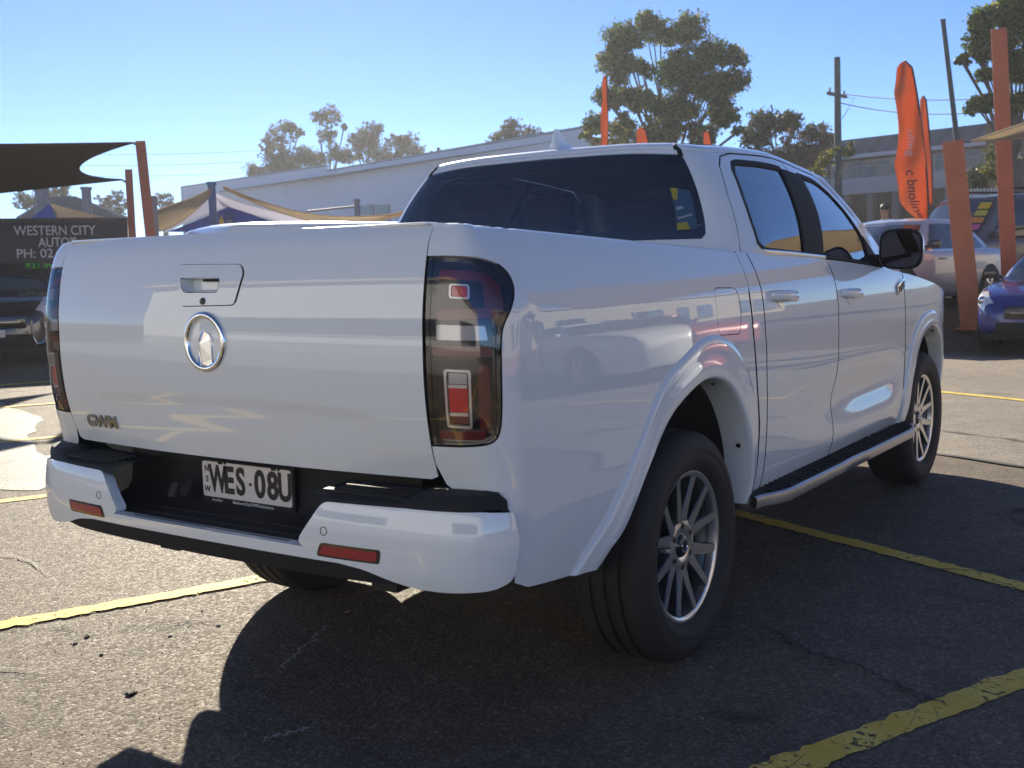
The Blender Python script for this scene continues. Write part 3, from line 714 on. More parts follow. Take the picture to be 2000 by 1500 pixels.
# ---------- number plate
plx, ply, plz = -.022, .150, .7055
pf = MB().box((plx, ply + .006, plz - .010), (.392, .012, .142), bev=.004).build('plate_frame', BLACKP, truck)
po = roundpoly([(plx - .186, plz + .0535), (plx + .186, plz + .0535), (plx + .186, plz - .0535), (plx - .186, plz - .0535)], .01)
pl_ = MB().prism(po, ply - .0025, ply + .001, 'y').build('plate_sheet', PLATEW, pf)
TX = lambda nm, st, sz, x, z, m, **k: text(nm, st, sz, (plx + x, ply - .0035, plz + z), (1, 0, 0), (0, 0, 1), m, pl_, **k)
for ch, x, w in (('W', -.119, .62), ('E', -.071, .80), ('S', -.021, .74), ('0', .060, .80), ('8', .112, .80), ('U', .161, .72)):
    TX('plate_character', ch, .112, x, -.001, PLATEK, xs=w, bold=.0036, extrude=.0006)
lathe('plate_dot', [(0, ply - .0036), (.0055, ply - .0036), (.0055, ply - .002)], PLATEK, pl_, 'y', 16).location = (plx + .0195, 0, plz - .002)
for ch, z in (('N', .030), ('S', -.001), ('W', -.032)): TX('plate_character', ch, .025, -.166, z, PLATEK, bold=.0004, extrude=.0005)
for x in (-.105, .118):
    MB().box((plx + x, ply - .003, plz + .0515), (.018, .003, .006)).box((plx + x + .02, ply - .003, plz + .052), (.008, .003, .006)).build('plate_clip', BLACKP, pl_)
PLT = mat('frame_lettering', (.55, .56, .60), .5)
text('frame_lettering', 'Another', .0135, (plx - .128, ply - .0015, plz - .0625), (1, .0, 0), (.25, 0, 1), PLT, pf, extrude=.0006)
text('frame_lettering', 'BlacktownCityGWMHavel.com.au', .0125, (plx + .025, ply - .0015, plz - .0627), (1, 0, 0), (0, 0, 1), PLT, pf, extrude=.0006, xs=.98, bold=.0002)
MB().box((plx, .135, .795), (.30, .05, .018), bev=.006).build('plate_lamp', BLACKP, bp)

# ---------- wheel arch flares and wells
def densify(p, n=8): return cat(p, n)
REAR_I = densify([(.545, .480), (.605, .525), (.68, .575), (.80, .70), (.94, .835), (1.09, .905), (1.25, .937), (1.42, .905), (1.55, .80), (1.632, .66), (1.655, .53), (1.655, .44)])
REAR_O = densify([(.425, .490), (.485, .545), (.60, .625), (.76, .775), (.93, .955), (1.09, 1.03), (1.27, 1.078), (1.44, 1.06), (1.60, .965), (1.71, .80), (1.735, .62), (1.738, .45)])
FRONT_I = densify([(3.985, .43), (3.985, .60), (4.055, .755), (4.20, .872), (4.43, .920), (4.63, .88), (4.78, .775), (4.865, .62), (4.885, .45)])
FRONT_O = densify([(3.885, .43), (3.888, .61), (3.965, .80), (4.14, .955), (4.43, 1.010), (4.68, .962), (4.86, .83), (4.958, .65), (4.985, .46)])
def flare(I, O, rear, mir):
    V = []
    for (yi, zi), (yo, zo) in zip(I, O):
        bxo = float(bed(S_of_Y(yo), zo)[0]) if rear else float(side(yo, zo)[0])
        bulge = .962 if rear else .953
        bulge = bxo + .020
        for f, x in ((-.55, .845), (-.02, .868), (0, bulge - .014), (.025, bulge - .003), (.07, bulge), (.34, bulge - .005), (.62, bxo + .0125), (.80, bxo + .0125), (.90, bxo + .0105), (.97, bxo + .003), (1.02, bxo - .012)):
            g = max(f, -.02) if f < 0 else f
            V.append((x, yi + (yo - yi)*g, zi + (zo - zi)*g))
    if mir: V = [(-a, b, c) for a, b, c in V]
    o = mk('arch_flare', V, grid_faces(len(I), 11), PAINT, truck, True, None); recalc(o.data); o.data.set_sharp_from_angle(angle=math.radians(50))
    for k in range(8, len(I) - 12, 16):
        yi, zi = I[k]; q = I[k] + (np.array([1.24 if rear else 4.43, .4]) - I[k])*.004
        lathe('flare_bolt', [(0, .006), (.008, .006), (.009, 0), (.009, -.004)], GLOSSB, o, 'z', 10).matrix_local = Matrix.Translation(((-.905 if mir else .905), q[0], q[1])) @ Vector((0, (1.24 if rear else 4.43) - q[0], .4 - q[1])).to_track_quat('Z', 'Y').to_matrix().to_4x4()
    V = [((-x if mir else x), y, z) for (y, z) in I for x in (.30, .5, .7, .87)]
    o2 = mk('wheel_well', V, grid_faces(len(I), 4), UNDER, truck, True, None); recalc(o2.data)
for mir in (False, True):
    flare(REAR_I, REAR_O, True, mir); flare(FRONT_I, FRONT_O, False, mir)

# ---------- cab sides below the belt
BZ = pch([1.66, 1.9, 2.3, 2.8, 3.4, 3.86], [1.357, 1.350, 1.336, 1.312, 1.275, 1.238])
def belt(y0, y1, n=8): return [(y, float(BZ(y)) - .004) for y in np.linspace(y0, y1, n)]
RW = [(4.215, .030), (4.09, .095), (4.105, .30), (4.19, .52), (4.40, .80), (4.56, .875), (4.72, .893), (5.347, .894), (5.93, .880), (5.23, .018)]
FW = [(6.545, .880), (7.05, .893), (7.22, .872), (7.376, .788), (7.44, .62), (7.39, .414), (7.20, .035), (5.69, .018)]
def make_door(low, up, win, mir, nm='door'):
    J = ([], [], [])
    panel('x', side, low, None, None, d=.025, gap=.0028, depth=.02, mirror=mir, joined=J)
    panel('x', cab, up, None, None, holes=[win], d=.025, gap=.0028, depth=.02, mirror=mir, scale=CS, joined=J)
    d_ = mk(nm, J[0], J[1], [PAINT, SHUTSHADE], truck, True, 38)
    for i in J[2]: d_.data.polygons[i].material_index = 1
    big = [tuple(q) for q in np.array(inset(np.array(win)*CS, -.016))/CS]; sm = [tuple(q) for q in np.array(inset(np.array(win)*CS, .006))/CS]
    panel('window_seal', cab, big, BLACKP, d_, holes=[sm], d=.02, off=.0025, depth=.010, scale=CS, mirror=mir)
    panel('window', cab, [tuple(q) for q in np.array(inset(np.array(win)*CS, .002))/CS], WINDOW, d_, d=.03, off=-.004, depth=0, flange=False, scale=CS, mirror=mir)
    return d_
def handle(par, y0, y1, z, mir):
    zc = z; c = side((y0+y1)/2, zc); x = c[0]; J = MB()
    path = []; N_ = 14
    V = []
    for k in range(N_):
        t = k/(N_-1); y = y0 + (y1 - y0)*t; w = math.sin(math.pi*t)**.35 if 0 < t < 1 else 0; xs0 = float(side(y, zc)[0])
        lift = .036*w; h = .016 + .006*w
        for a in range(8):
            q = 2*math.pi*a/8; V.append((xs0 + lift + .012*math.cos(q)*max(w, .3), y, zc + h*math.sin(q) - .012*(t - .5)))
    if mir: V = [(-a, b, c_) for a, b, c_ in V]
    o = mk('handle', V, grid_faces(N_, 8, True) + [tuple(range(8)), tuple(range((N_-1)*8, N_*8))], PAINT, par, True, None); recalc(o.data)
    # finger cup pressed round the handle
    cup = [((y0+y1)/2 + .062*math.cos(a), zc - .012 + .038*math.sin(a)) for a in np.linspace(0, 2*math.pi, 24, endpoint=False)]
    panel('finger_cup', side, cup, PAINT, o, d=.012, off=.0025, depth=.003, mirror=mir)
for mir in (False, True):
    panel('cab_corner', side, [(1.672, 1.354), (1.676, 1.20), (1.698, 1.05), (1.728, .88), (1.758, .72), (1.76, .46), (1.832, .46), (1.828, .8), (1.818, 1.0), (1.795, 1.2), (1.772, 1.351)], PAINT, truck, d=.02, gap=.0026, mirror=mir, shade_edges=True)
    rd = make_door([(1.776, 1.348), (1.799, 1.2), (1.822, 1.0), (1.832, .8), (1.836, .463), (2.66, .452), (2.665, .65), (2.70, .88), (2.705, 1.1), (2.66, 1.316)] + belt(2.55, 1.9, 7),
              [(3.37, -.03), (3.66, .55), (4.02, .85), (4.3, .955), (4.7, .990), (5.6, .992), (6.27, .990), (5.70, -.03)], RW, mir)
    fd = make_door([(2.664, 1.314), (2.709, 1.1), (2.704, .88), (2.669, .65), (2.664, .452), (3.86, .440), (3.88, .6), (3.868, .9), (3.858, 1.1), (3.838, 1.237)] + belt(3.7, 2.8, 9),
              [(5.705, -.03), (6.275, .990), (7.1, .992), (7.42, .985), (7.66, .88), (7.75, .70), (7.74, .40), (7.62, -.03)], FW, mir)
    handle(rd, 1.885, 2.135, 1.180, mir); handle(fd, 2.76, 3.01, 1.158, mir)
    bt = panel('pillar_trim', cab, [(5.225, .0), (5.945, .884), (6.555, .884), (5.70, .0)], BLACKP, truck, d=.03, off=.004, depth=.008, scale=CS, mirror=mir)
    panel('front_pillar', cab, [(7.625, -.02), (7.745, .4), (7.755, .70), (7.665, .885), (7.425, 1.0), (9.05, 1.0), (9.05, -.02)], PAINT, truck, d=.025, gap=.0022, scale=CS, mirror=mir, shade_edges=True)
    # belt moulding: bright at the rear door, black towards the mirror
    for nm, s0, s1, m_ in (('belt_moulding', 4.15, 5.72, CHROME), ('belt_moulding', 5.74, 7.45, BLACKP)):
        pth = [cab(s, .005) + np.array([.006, 0, 0]) for s in np.linspace(s0, s1, 20)]
        if mir: pth = [q*np.array([-1, 1, 1]) for q in pth]
        tubes(nm, [(pth, .0085)], m_, fd if s0 > 5 else rd, 8)
    # front wing
    FWc = [(y, z) for y, z in zip(np.array(FRONT_I)[:, 0]*.5 + np.array(FRONT_O)[:, 0]*.5, np.array(FRONT_I)[:, 1]*.5 + np.array(FRONT_O)[:, 1]*.5)]
    wing_top = [(5.26, .98), (5.10, 1.060), (4.9, 1.108), (4.6, 1.155), (4.3, 1.190), (4.0, 1.222), (3.846, 1.235)]
    wing = panel('front_wing', side, [(3.846, 1.235), (3.866, 1.1), (3.876, .9), (3.888, .6), (3.89, .44)] + FWc + [(5.02, .46), (5.26, .46)] + wing_top[:-1], PAINT, truck, d=.025, gap=.0026, mirror=mir, shade_edges=True)
    q = side(3.76, 1.16); sx = -1 if mir else 1
    bd = MB().box((sx*(q[0] + .007), 3.76, 1.162), (.006, .135, .052), rot=Matrix.Rotation(.30, 3, 'X'), bev=.002).build('wing_badge', CHROME, truck)
    for k, dy in enumerate((-.035, .0, .035)):
        MB().box((sx*(q[0] + .0105), 3.76 + dy, 1.163 + dy*.31), (.003, .020, .030), rot=Matrix.Rotation(.30, 3, 'X')).build('badge_inlay', GLOSSB, bd)
    panel('sill', side, [(1.77, .455), (3.89, .432), (3.89, .385), (1.77, .400)], PAINT, truck, d=.03, mirror=mir, depth=.05)
    # running board
    N_ = 40; V = []
    for k in range(N_):
        t = k/(N_-1); y = 1.69 + (4.02 - 1.69)*t; e = min(t, 1-t); x1 = 1.008 - .055*(1 - sstep(0, .10, e)); z = .470 - .046*t
        for x, dz in ((.80, 0.004), (.90, .0), (x1 - .028, -.012), (x1 - .020, -.014)): V.append((x, y, z + dz))
    if mir: V = [(-a, b, c_) for a, b, c_ in V]
    rb = mk('running_board', V, grid_faces(N_, 4), BLACKP, truck, True, 30); recalc(rb.data)
    V = []
    for k in range(N_):
        t = k/(N_-1); y = 1.69 + (4.02 - 1.69)*t; e = min(t, 1-t); x1 = 1.008 - .055*(1 - sstep(0, .10, e)); z = .460 - .046*t; st = .006*(sstep(.40, .42, t) - sstep(.52, .54, t))
        for x, dz in ((x1 - .021, -.003), (x1 - .012 - st, .002), (x1 - .002 - st, -.004), (x1 - st, -.016), (x1 - .004 - st, -.042), (x1 - .02, -.052), (x1 - .06, -.052), (x1 - .15, -.03)): V.append((x, y, z + dz))
    if mir: V = [(-a, b, c_) for a, b, c_ in V]
    o = mk('board_edge', V, grid_faces(N_, 8), SILVERP, rb, True, 45); recalc(o.data)
    for k in range(38):
        t = (k + .5)/38
        if .0 < t < 1:
            y = 1.80 + 2.10*t; z = .470 - .046*((y - 1.69)/2.33)
            MB().box((sx*.925, y, z - .002), (.10, .012, .006), rot=Matrix.Rotation(sx*.12, 3, 'Y')).build('tread_rib', BLACKP, rb, False)

# ---------- cab rear, roof, glass
RWIN = [(-2.36, .945), (2.36, .945)] ; 
rw_half = [(2.38, .945), (2.455, .90), (2.465, .80), (2.44, .55), (2.385, .25), (2.345, .15), (2.22, .105), (1.2, .098)]
RWIN = [(-1.2, .958), (0, .962), (1.2, .958)] + rw_half + [(-x, t) for x, t in rw_half[::-1]]
cut = [(3.355, -.02), (3.645, .55), (4.005, .855), (4.285, .962), (4.69, .998)]
cr = panel('cab_rear', cab2, [(-x, t) for x, t in cut] + cut[::-1], PAINT, truck, holes=[RWIN], d=.02, gap=.001, scale=CS, edge=.016)
rwb = [tuple(q) for q in np.array(inset(np.array(RWIN)*CS, .002))/CS]; rwi = [tuple(q) for q in np.array(inset(np.array(RWIN)*CS, .040))/CS]
rwg = panel('rear_window', cab2, rwb, TINT, truck, d=.03, off=.001, depth=0, flange=False, scale=CS)
panel('frit_band', cab2, rwb, GLOSSB, rwg, holes=[rwi], d=.025, off=-.003, depth=0, flange=False, scale=CS)
panel('brake_lamp', cab2, [(-.95, .93), (.95, .93), (.95, .905), (-.95, .905)], DARKRED, rwg, d=.03, off=-.012, depth=.02, scale=CS)
STB = mat('sticker_blue', (.016, .07, .15), .4); STY = mat('sticker_yellow', (.30, .27, .04), .4); STW = mat('sticker_white', (.25, .30, .34), .4)
stk = panel('sticker', cab2, [(1.78, .60), (2.20, .575), (2.17, .20), (1.80, .185)], STB, rwg, d=.03, off=.003, depth=0, flange=False, scale=CS)
panel('sticker_print', cab2, [(1.78, .60), (1.93, .592), (1.86, .47), (1.79, .49)], STY, stk, d=.03, off=.0045, depth=0, flange=False, scale=CS)
panel('sticker_print', cab2, [(1.80, .185), (2.02, .192), (1.98, .265), (1.80, .25)], STY, stk, d=.03, off=.0045, depth=0, flange=False, scale=CS)
panel('sticker_print', cab2, [(1.82, .41), (1.95, .42), (1.95, .39), (1.82, .38)], STW, stk, d=.03, off=.0045, depth=0, flange=False, scale=CS)
panel('sticker_print', cab2, [(1.83, .31), (2.1, .345), (2.1, .325), (1.83, .29)], STW, stk, d=.03, off=.0045, depth=0, flange=False, scale=CS)
# windscreen
ss = np.linspace(-2.0, 2.0, 33); tt = np.linspace(.0, 1.0, 10)
V = [cab2(np.array(math.copysign(11 - abs(a), a if a else 1)), np.array(t)) for a in ss for t in tt]
o = mk('windscreen', V, grid_faces(33, 10), WINDOW, truck, True, None); recalc(o.data)
# roof
loop = np.concatenate([RAIL, RAIL[::-1][1:-1]*np.array([-1, 1, 1])]); nl = len(loop)
ks = [1, .995, .985, .97, .95, .925, .90, .86, .80, .70, .58, .42, .22]
V = []
for k in ks:
    for p in loop:
        cy = min(max(p[1], 2.35), 2.95)
        x, y = p[0]*k, cy + (p[1] - cy)*k
        # middle of the roof follows the rail height at that station
        zc = float(np.interp(y, [1.7, 1.85, 2.2, 2.6, 3.0, 3.3, 3.6], [1.750, 1.762, 1.772, 1.775, 1.757, 1.738, 1.725]))
        w = max(0.0, 1 - k)**.8
        z = p[2]*(1 - min(1, w*1.7)) + zc*min(1, w*1.7)
        z += .028*math.sqrt(max(0, 1 - ((max(k, .9) - .9)/.1)**2)) + .022*(1 - (min(k, .9)/.9)**2)
        V.append((x, y, z))
F = grid_faces(len(ks), nl, True) + [tuple(range((len(ks)-1)*nl, len(ks)*nl))]
rf = mk('roof', V, F, PAINT, truck, True, None); recalc(rf.data); rf.data.set_sharp_from_angle(angle=math.radians(50))
# black ditch strips
def roof_z(x, y):
    best = min(V, key=lambda v: (v[0]-x)**2 + (v[1]-y)**2); return best[2]
for s in (-1, 1):
    pth = [(s*.566, y, roof_z(s*.566, y) - .007) for y in np.linspace(1.90, 3.35, 14)]
    tubes('ditch_strip', [(pth, .011)], BLACKP, rf, 6)
    J = MB(); a = cab(2.42, .93); b = RAIL[58]
    panel('ditch_end', cab2, [(s*2.26, .938), (s*2.47, .925), (s*2.55, 1.0), (s*2.32, 1.0)], BLACKP, rf, d=.02, off=.004, depth=.006, scale=CS)
    pth = [cab(2.44, 1.0)*np.array([s, 1, 1]) + np.array([0, .006, -.004]), np.array([s*.566, 1.840, roof_z(s*.566, 1.85) - .010]), np.array([s*.566, 1.92, roof_z(s*.566, 1.92) - .007])]
    tubes('ditch_end', [(cat(pth, 6), .011)], BLACKP, rf, 8)
fin = [(1.875, 1.800), (1.883, 1.840), (1.892, 1.874), (1.918, 1.878), (1.945, 1.850), (1.98, 1.828), (2.05, 1.806)]
bm = bmesh.new(); ww = [.022, .020, .014, .010, .012, .016, .020]
rows = []
for (y, z), w in zip(fin, ww):
    rows.append([bm.verts.new((-.024, y, 1.792)), bm.verts.new((-w*.7, y + .004, (z + 1.80)/2)), bm.verts.new((-w*.25, y, z)), bm.verts.new((w*.25, y, z)), bm.verts.new((w*.7, y + .004, (z + 1.80)/2)), bm.verts.new((.024, y, 1.792))])
for a, b in zip(rows, rows[1:]):
    for i in range(5): bm.faces.new((a[i], a[i+1], b[i+1], b[i]))
bm.faces.new(rows[0]); bm.faces.new(rows[-1][::-1]); bmesh.ops.recalc_face_normals(bm, faces=bm.faces[:])
me = bpy.data.meshes.new('antenna_fin'); bm.to_mesh(me); bm.free(); link('antenna_fin', me, PAINT, rf, True, 60)

# ---------- bonnet and front end
xs_ = np.linspace(-1, 1, 25); yv = np.linspace(3.9, 5.30, 20)
def edge_x(y): return float(SIDEX(y)) - .06
V = []
for y in yv:
    ze = float(np.interp(y, [3.846, 4.3, 4.6, 4.9, 5.1, 5.26], [1.238, 1.194, 1.158, 1.11, 1.062, .985])) + .004
    for q in xs_: V.append((q*min(.875, edge_x(y)), y + .10*(1 - q*q)*sstep(4.6, 5.3, y), ze + .045*(1 - abs(q)**2.6)))
o = mk('bonnet', V, grid_faces(20, 25), PAINT, truck, True, None); recalc(o.data)
def front(x, z):
    x = np.asarray(x, float); z = np.asarray(z, float)
    return np.stack([x + 0*z, 5.41 - .20*(np.abs(x)/.8)**2.4 - .10*np.clip((z - .75)/.3, 0, 1)**2 - .05*np.clip((.5 - z)/.2, 0, 1), z + 0*x], -1)
fb = panel('front_bumper', front, roundpoly([(-.80, 1.0), (.80, 1.0), (.83, .70), (.80, .38), (-.80, .38), (-.83, .70)], .04), PAINT, truck, holes=[roundpoly([(-.48, .98), (.48, .98), (.42, .62), (-.42, .62)], .03), roundpoly([(.54, .97), (.78, .95), (.78, .84), (.52, .84)], .02), roundpoly([(-.54, .97), (-.52, .84), (-.78, .84), (-.78, .95)], .02)], d=.04)
gr = panel('grille', front, roundpoly([(-.48, .98), (.48, .98), (.42, .62), (-.42, .62)], .03), GLOSSB, truck, d=.05, off=-.02)
for z in np.linspace(.67, .93, 5): MB().box((0, 5.40 - .10*max(0, (z-.75)/.3)**2, z), (.80, .02, .018), bev=.004).build('grille_bar', CHROME, gr)
for s in (-1, 1): panel('headlight', front, [(s*.54, .97), (s*.78, .95), (s*.78, .84), (s*.52, .84)], CLEARL, truck, d=.04, off=-.01)

# ---------- door mirrors
for mir in (False, True):
    s = -1 if mir else 1
    N1, N2 = 20, 12; V = []
    for i in range(N2):
        t = i/(N2 - 1); ph = t*math.pi/2
        sc = math.cos(ph)**.55 if t < 1 else 0; y = 3.40 + .115*math.sin(ph)
        for k in range(N1):
            a = 2*math.pi*k/N1; ca, sa = math.cos(a), math.sin(a)
            px = math.copysign(abs(ca)**.55, ca)*.104*sc; pz = math.copysign(abs(sa)**.6, sa)*.098*sc
            V.append((s*(1.022 + px), y, 1.352 + pz - .02*px*8*.1))
    mshell = mk('door_mirror', V, grid_faces(N2, N1, True), PAINT, truck, True, None); recalc(mshell.data)
    pl2 = [(s*(1.022 + math.copysign(abs(math.cos(a))**.55, math.cos(a))*.101), 1.352 + math.copysign(abs(math.sin(a))**.6, math.sin(a))*.095) for a in np.linspace(0, 2*math.pi, 28, endpoint=False)]
    MB().prism(pl2, 3.396, 3.43, 'y', .004).build('mirror_rim', BLACKP, mshell)
    pl3 = [(s*1.022 + (x - s*1.022)*.90, 1.352 + (z - 1.352)*.90) for x, z in pl2]
    MB().prism(pl3, 3.392, 3.400, 'y').build('mirror_glass', mat('mirror_glass', (.020, .022, .038), .03, 1), mshell)
    MB().prism([(s*.855, 1.262), (s*.95, 1.268), (s*1.0, 1.285), (s*.99, 1.315), (s*.90, 1.330), (s*.845, 1.33)], 3.43, 3.50, 'y', .01).build('mirror_arm', BLACKP, mshell)
    q = cab(7.28, .09)
    panel('mirror_base', cab, [(7.02, .012), (7.215, .20), (7.40, .35), (7.55, .012)], BLACKP, mshell, d=.03, off=.006, depth=.012, scale=CS, mirror=mir)

# ---------- wheels
def make_wheel(x, y, s, toe=0):
    hub = lathe('wheel', [(.232, -.16), (.226, -.155), (.215, -.10), (.212, .0), (.222, .055), (.232, .064), (.236, .068)], ALLOYD, truck, 'x', 72, 40)
    hub.location = (x, y, .385); hub.rotation_euler = (0, 0, (0 if s > 0 else math.pi) + toe)
    prof = [(.238, -.125), (.262, -.134), (.310, -.140), (.348, -.132), (.370, -.115), (.381, -.100), (.3835, -.085), (.3840, -.062), (.375, -.060), (.375, -.050), (.3845, -.048), (.3850, -.012), (.375, -.010), (.375, .010 - .008), (.3850, .004),
            (.3850, .040), (.375, .042), (.375, .052), (.3840, .054), (.3835, .078), (.379, .094), (.368, .110), (.352, .122), (.342, .1255), (.340, .1265), (.322, .128), (.320, .1262), (.300, .1258), (.298, .1270), (.286, .1262), (.262, .112), (.254, .099), (.246, .090), (.238, .080)]
    lathe('tyre', prof, RUBBER, hub, 'x', 96, 30)
    # face: a disc, six pairs of spokes, rim lip
    J = ([], [])
    sp = MB()
    for k in range(6):
        for e in (-1, 1):
            a0 = math.radians(60*k) + e*.20; a1 = math.radians(60*k) + e*.268
            n_ = 8; pr = None
            for i in range(n_):
                pass
            rr = np.linspace(.062, .238, 7); V = []
            for q, r in enumerate(rr):
                t = q/6; a = a0*(1-t) + a1*t; a = math.radians(60*k) + e*(.38*(1-t)**1.5 + .252*(1 - (1-t)**1.5)); w = .0190 - .003*t + .010*(1-t)**3
                c = np.array([0, math.cos(a), math.sin(a)]); tn = np.array([0, -math.sin(a), math.cos(a)])
                xo = .076 + .020*t**1.2 ; dp = .034
                for sx_, dx in ((-1, -dp), (-1, -.004), (-.78, 0), (.78, 0), (1, -.004), (1, -dp)): V.append(tuple(c*r + tn*w*sx_ + np.array([xo + dx, 0, 0])))
            k0 = len(J[0]); J[0].extend(V); J[1].extend([tuple(i + k0 for i in f) for f in grid_faces(7, 6)])
    spk = mk('spokes', J[0], J[1], [ALLOY, ALLOYD], hub, True, None); recalc(spk.data)
    for i, p_ in enumerate(spk.data.polygons): p_.material_index = 0 if i % 5 == 2 else 1
    spk.data.set_sharp_from_angle(angle=math.radians(25))
    lathe('hub_disc', [(.040, .074), (.052, .080), (.074, .0795), (.088, .076), (.093, .064), (.093, .02)], ALLOY, hub, 'x', 48, 40)
    lathe('rim_lip', [(.230, .070), (.2335, .0945), (.239, .0985), (.2445, .1015), (.2515, .1015), (.2545, .094)], ALLOY, hub, 'x', 72, 40)
    lathe('centre_cap', [(0, .087), (.018, .0875), (.030, .086), (.036, .082), (.040, .074)], GLOSSB, hub, 'x', 32, 40)
    lathe('cap_ring', [(.017, .087), (.018, .0895), (.0225, .0895), (.0235, .086)], CHROME, hub, 'x', 32, 60)
    for k in range(6):
        a = math.radians(60*k + 30); c = (0, math.cos(a)*.0695, math.sin(a)*.0695)
        lathe('lug_hole', [(0, .0812), (.0105, .0812), (.0125, .0800), (.0125, .074)], GLOSSB, hub, 'x', 14, 40).location = (0, c[1], c[2])
    lathe('brake_disc', [(.05, -.03), (.165, -.03), (.165, -.05), (.05, -.05)], mat('brake_iron', (.12, .11, .11), .45, .8), hub, 'x', 40, 40)
    lathe('barrel', [(0, -.055), (.212, -.055), (.212, -.06)], UNDER, hub, 'x', 40, 40)
    return hub
for s in (1, -1):
    make_wheel(s*.80, 1.207, s); make_wheel(s*.80, 4.435, s, -.03)

for s in (-1, 1): MB().prism(roundpoly([(s*.62, .62), (s*.87, .60), (s*.86, .40), (s*.64, .38)], [0, 0, .08, .06], 6), .695, .705, 'y').build('shadow_flap', RUBBER, truck)  # flaps added for the shadow they cast behind the left rear tyre
# ---------- underside, tub floor, cabin
u_ = MB().box((0, 2.9, .60), (1.50, 4.3, .16), bev=.03)
u_.box((.45, 2.7, .50), (.09, 5.0, .12)).box((-.45, 2.7, .50), (.09, 5.0, .12)).box((0, .52, .64), (1.30, .50, .14))
u_.cyl((-.70, 1.207, .385), (.70, 1.207, .385), .05).sphere((.05, 1.207, .385), .14).cyl((0, 1.3, .40), (0, 3.6, .48), .035)
u_.cyl((-.70, 4.435, .40), (.70, 4.435, .40), .04).box((0, 4.6, .42), (.9, .9, .12), bev=.04)
u_.build('underbody', UNDER, truck)
sp_ = lathe('spare_tyre', [(.20, .44), (.30, .42), (.37, .45), (.38, .53), (.36, .60), (.2, .60), (.2, .44)], RUBBER, truck, 'z', 40); sp_.location = (-.05, .62, .03)
tubes('exhaust', [([(.42, 3.2, .42), (.42, 1.9, .46), (.58, 1.5, .60), (.60, .9, .58), (.66, .35, .50)], .03)], mat('exhaust_steel', (.25, .23, .21), .4, .9), truck, 10)
MB().box((0, .93, .83), (1.50, 1.46, .03)).box((0, 1.63, 1.08), (1.6, .04, .52)).build('tub_floor', BLACKP, truck)
MB().box((0, 2.7, .72), (1.66, 2.0, .06)).box((0, 1.76, 1.05), (1.60, .10, .62), bev=.03).build('cabin_floor', TRIM, truck)
MB().box((0, 3.86, 1.08), (1.62, .62, .24), bev=.07).box((.40, 3.52, 1.16), (.34, .10, .12), bev=.03).build('dashboard', TRIM, truck)
st = tubes('steering_wheel', [([(.40 + .18*math.cos(a), 3.40 - .06*math.sin(a), 1.13 + .165*math.sin(a)) for a in np.linspace(0, 2*math.pi, 28, endpoint=False)], .015, True), ([(.22, 3.40, 1.13), (.58, 3.40, 1.13)], .014), ([(.40, 3.40, 1.13), (.40, 3.60, 1.05)], .02)], TRIM, truck, 8)
SEAT = mat('seat_fabric', (.035, .034, .038), .85, noise=(25, .2))
for x, y in ((.40, 2.75), (-.40, 2.75)):
    s_ = MB().box((x, y + .15, .86), (.50, .52, .16), bev=.05).box((x, y - .16, 1.17), (.48, .13, .62), rot=Matrix.Rotation(.22, 3, 'X'), bev=.05).build('seat', SEAT, truck)
    MB().box((x, y - .26, 1.565), (.27, .10, .17), rot=Matrix.Rotation(.15, 3, 'X'), bev=.045, seg=3).cyl((x - .06, y - .24, 1.42), (x - .06, y - .25, 1.52), .007).cyl((x + .06, y - .24, 1.42), (x + .06, y - .25, 1.52), .007).build('headrest', SEAT, s_)
s_ = MB().box((0, 2.05, .88), (1.40, .46, .15), bev=.05).box((0, 1.86, 1.16), (1.40, .12, .56), rot=Matrix.Rotation(.12, 3, 'X'), bev=.05).build('rear_bench', SEAT, truck)
for x in (-.44, .44): MB().box((x, 1.835, 1.475), (.30, .09, .13), rot=Matrix.Rotation(.1, 3, 'X'), bev=.045, seg=3).build('headrest', SEAT, s_)
# headlining: the roof's inner face
V = []
ks2 = [.97, .90, .7, .4, .15]
for k in ks2:
    for p in loop:
        cy = min(max(p[1], 2.35), 2.95); V.append((p[0]*k, cy + (p[1] - cy)*k, p[2] - .010 + .015*(1-k)))
mk('headlining', V, grid_faces(len(ks2), nl, True) + [tuple(range((len(ks2)-1)*nl, len(ks2)*nl))], mat('headlining', (.10, .10, .11), .9), truck, True, None)

# ================================================================== the yard round the truck
def at(px, py, d):
    """the point d metres away (over the ground) that the lens sees at px, py of the 2000 x 1500 photograph"""
    v = _f + _r*((px - 1000)/FPX) + _u*((750 - py)/FPX); v = v/math.hypot(v.x, v.y)
    return CAM_LOC + v*d
def gz(p): return float(ground_h(p[0], p[1]))
RUST = mat('rust_red_paint', (.34, .105, .060), .55, noise=(3, .12), bump=(60, .15, .003))
ORANGE = mat('orange_paint', (.50, .135, .055), .5, noise=(3, .10), bump=(60, .15, .003))
GREYP = mat('grey_paint', (.20, .21, .24), .5, noise=(5, .1))
BLUEP = mat('blue_pole_paint', (.05, .10, .26), .45, noise=(5, .1))
TIMBER = mat('weathered_timber', (.12, .12, .105), .85, noise=(9, .3), bump=(30, .5, .01))
WIRE = mat('wire', (.12, .12, .13), .6)
GALV = mat('galvanised_steel', (.22, .23, .25), .6, .3)

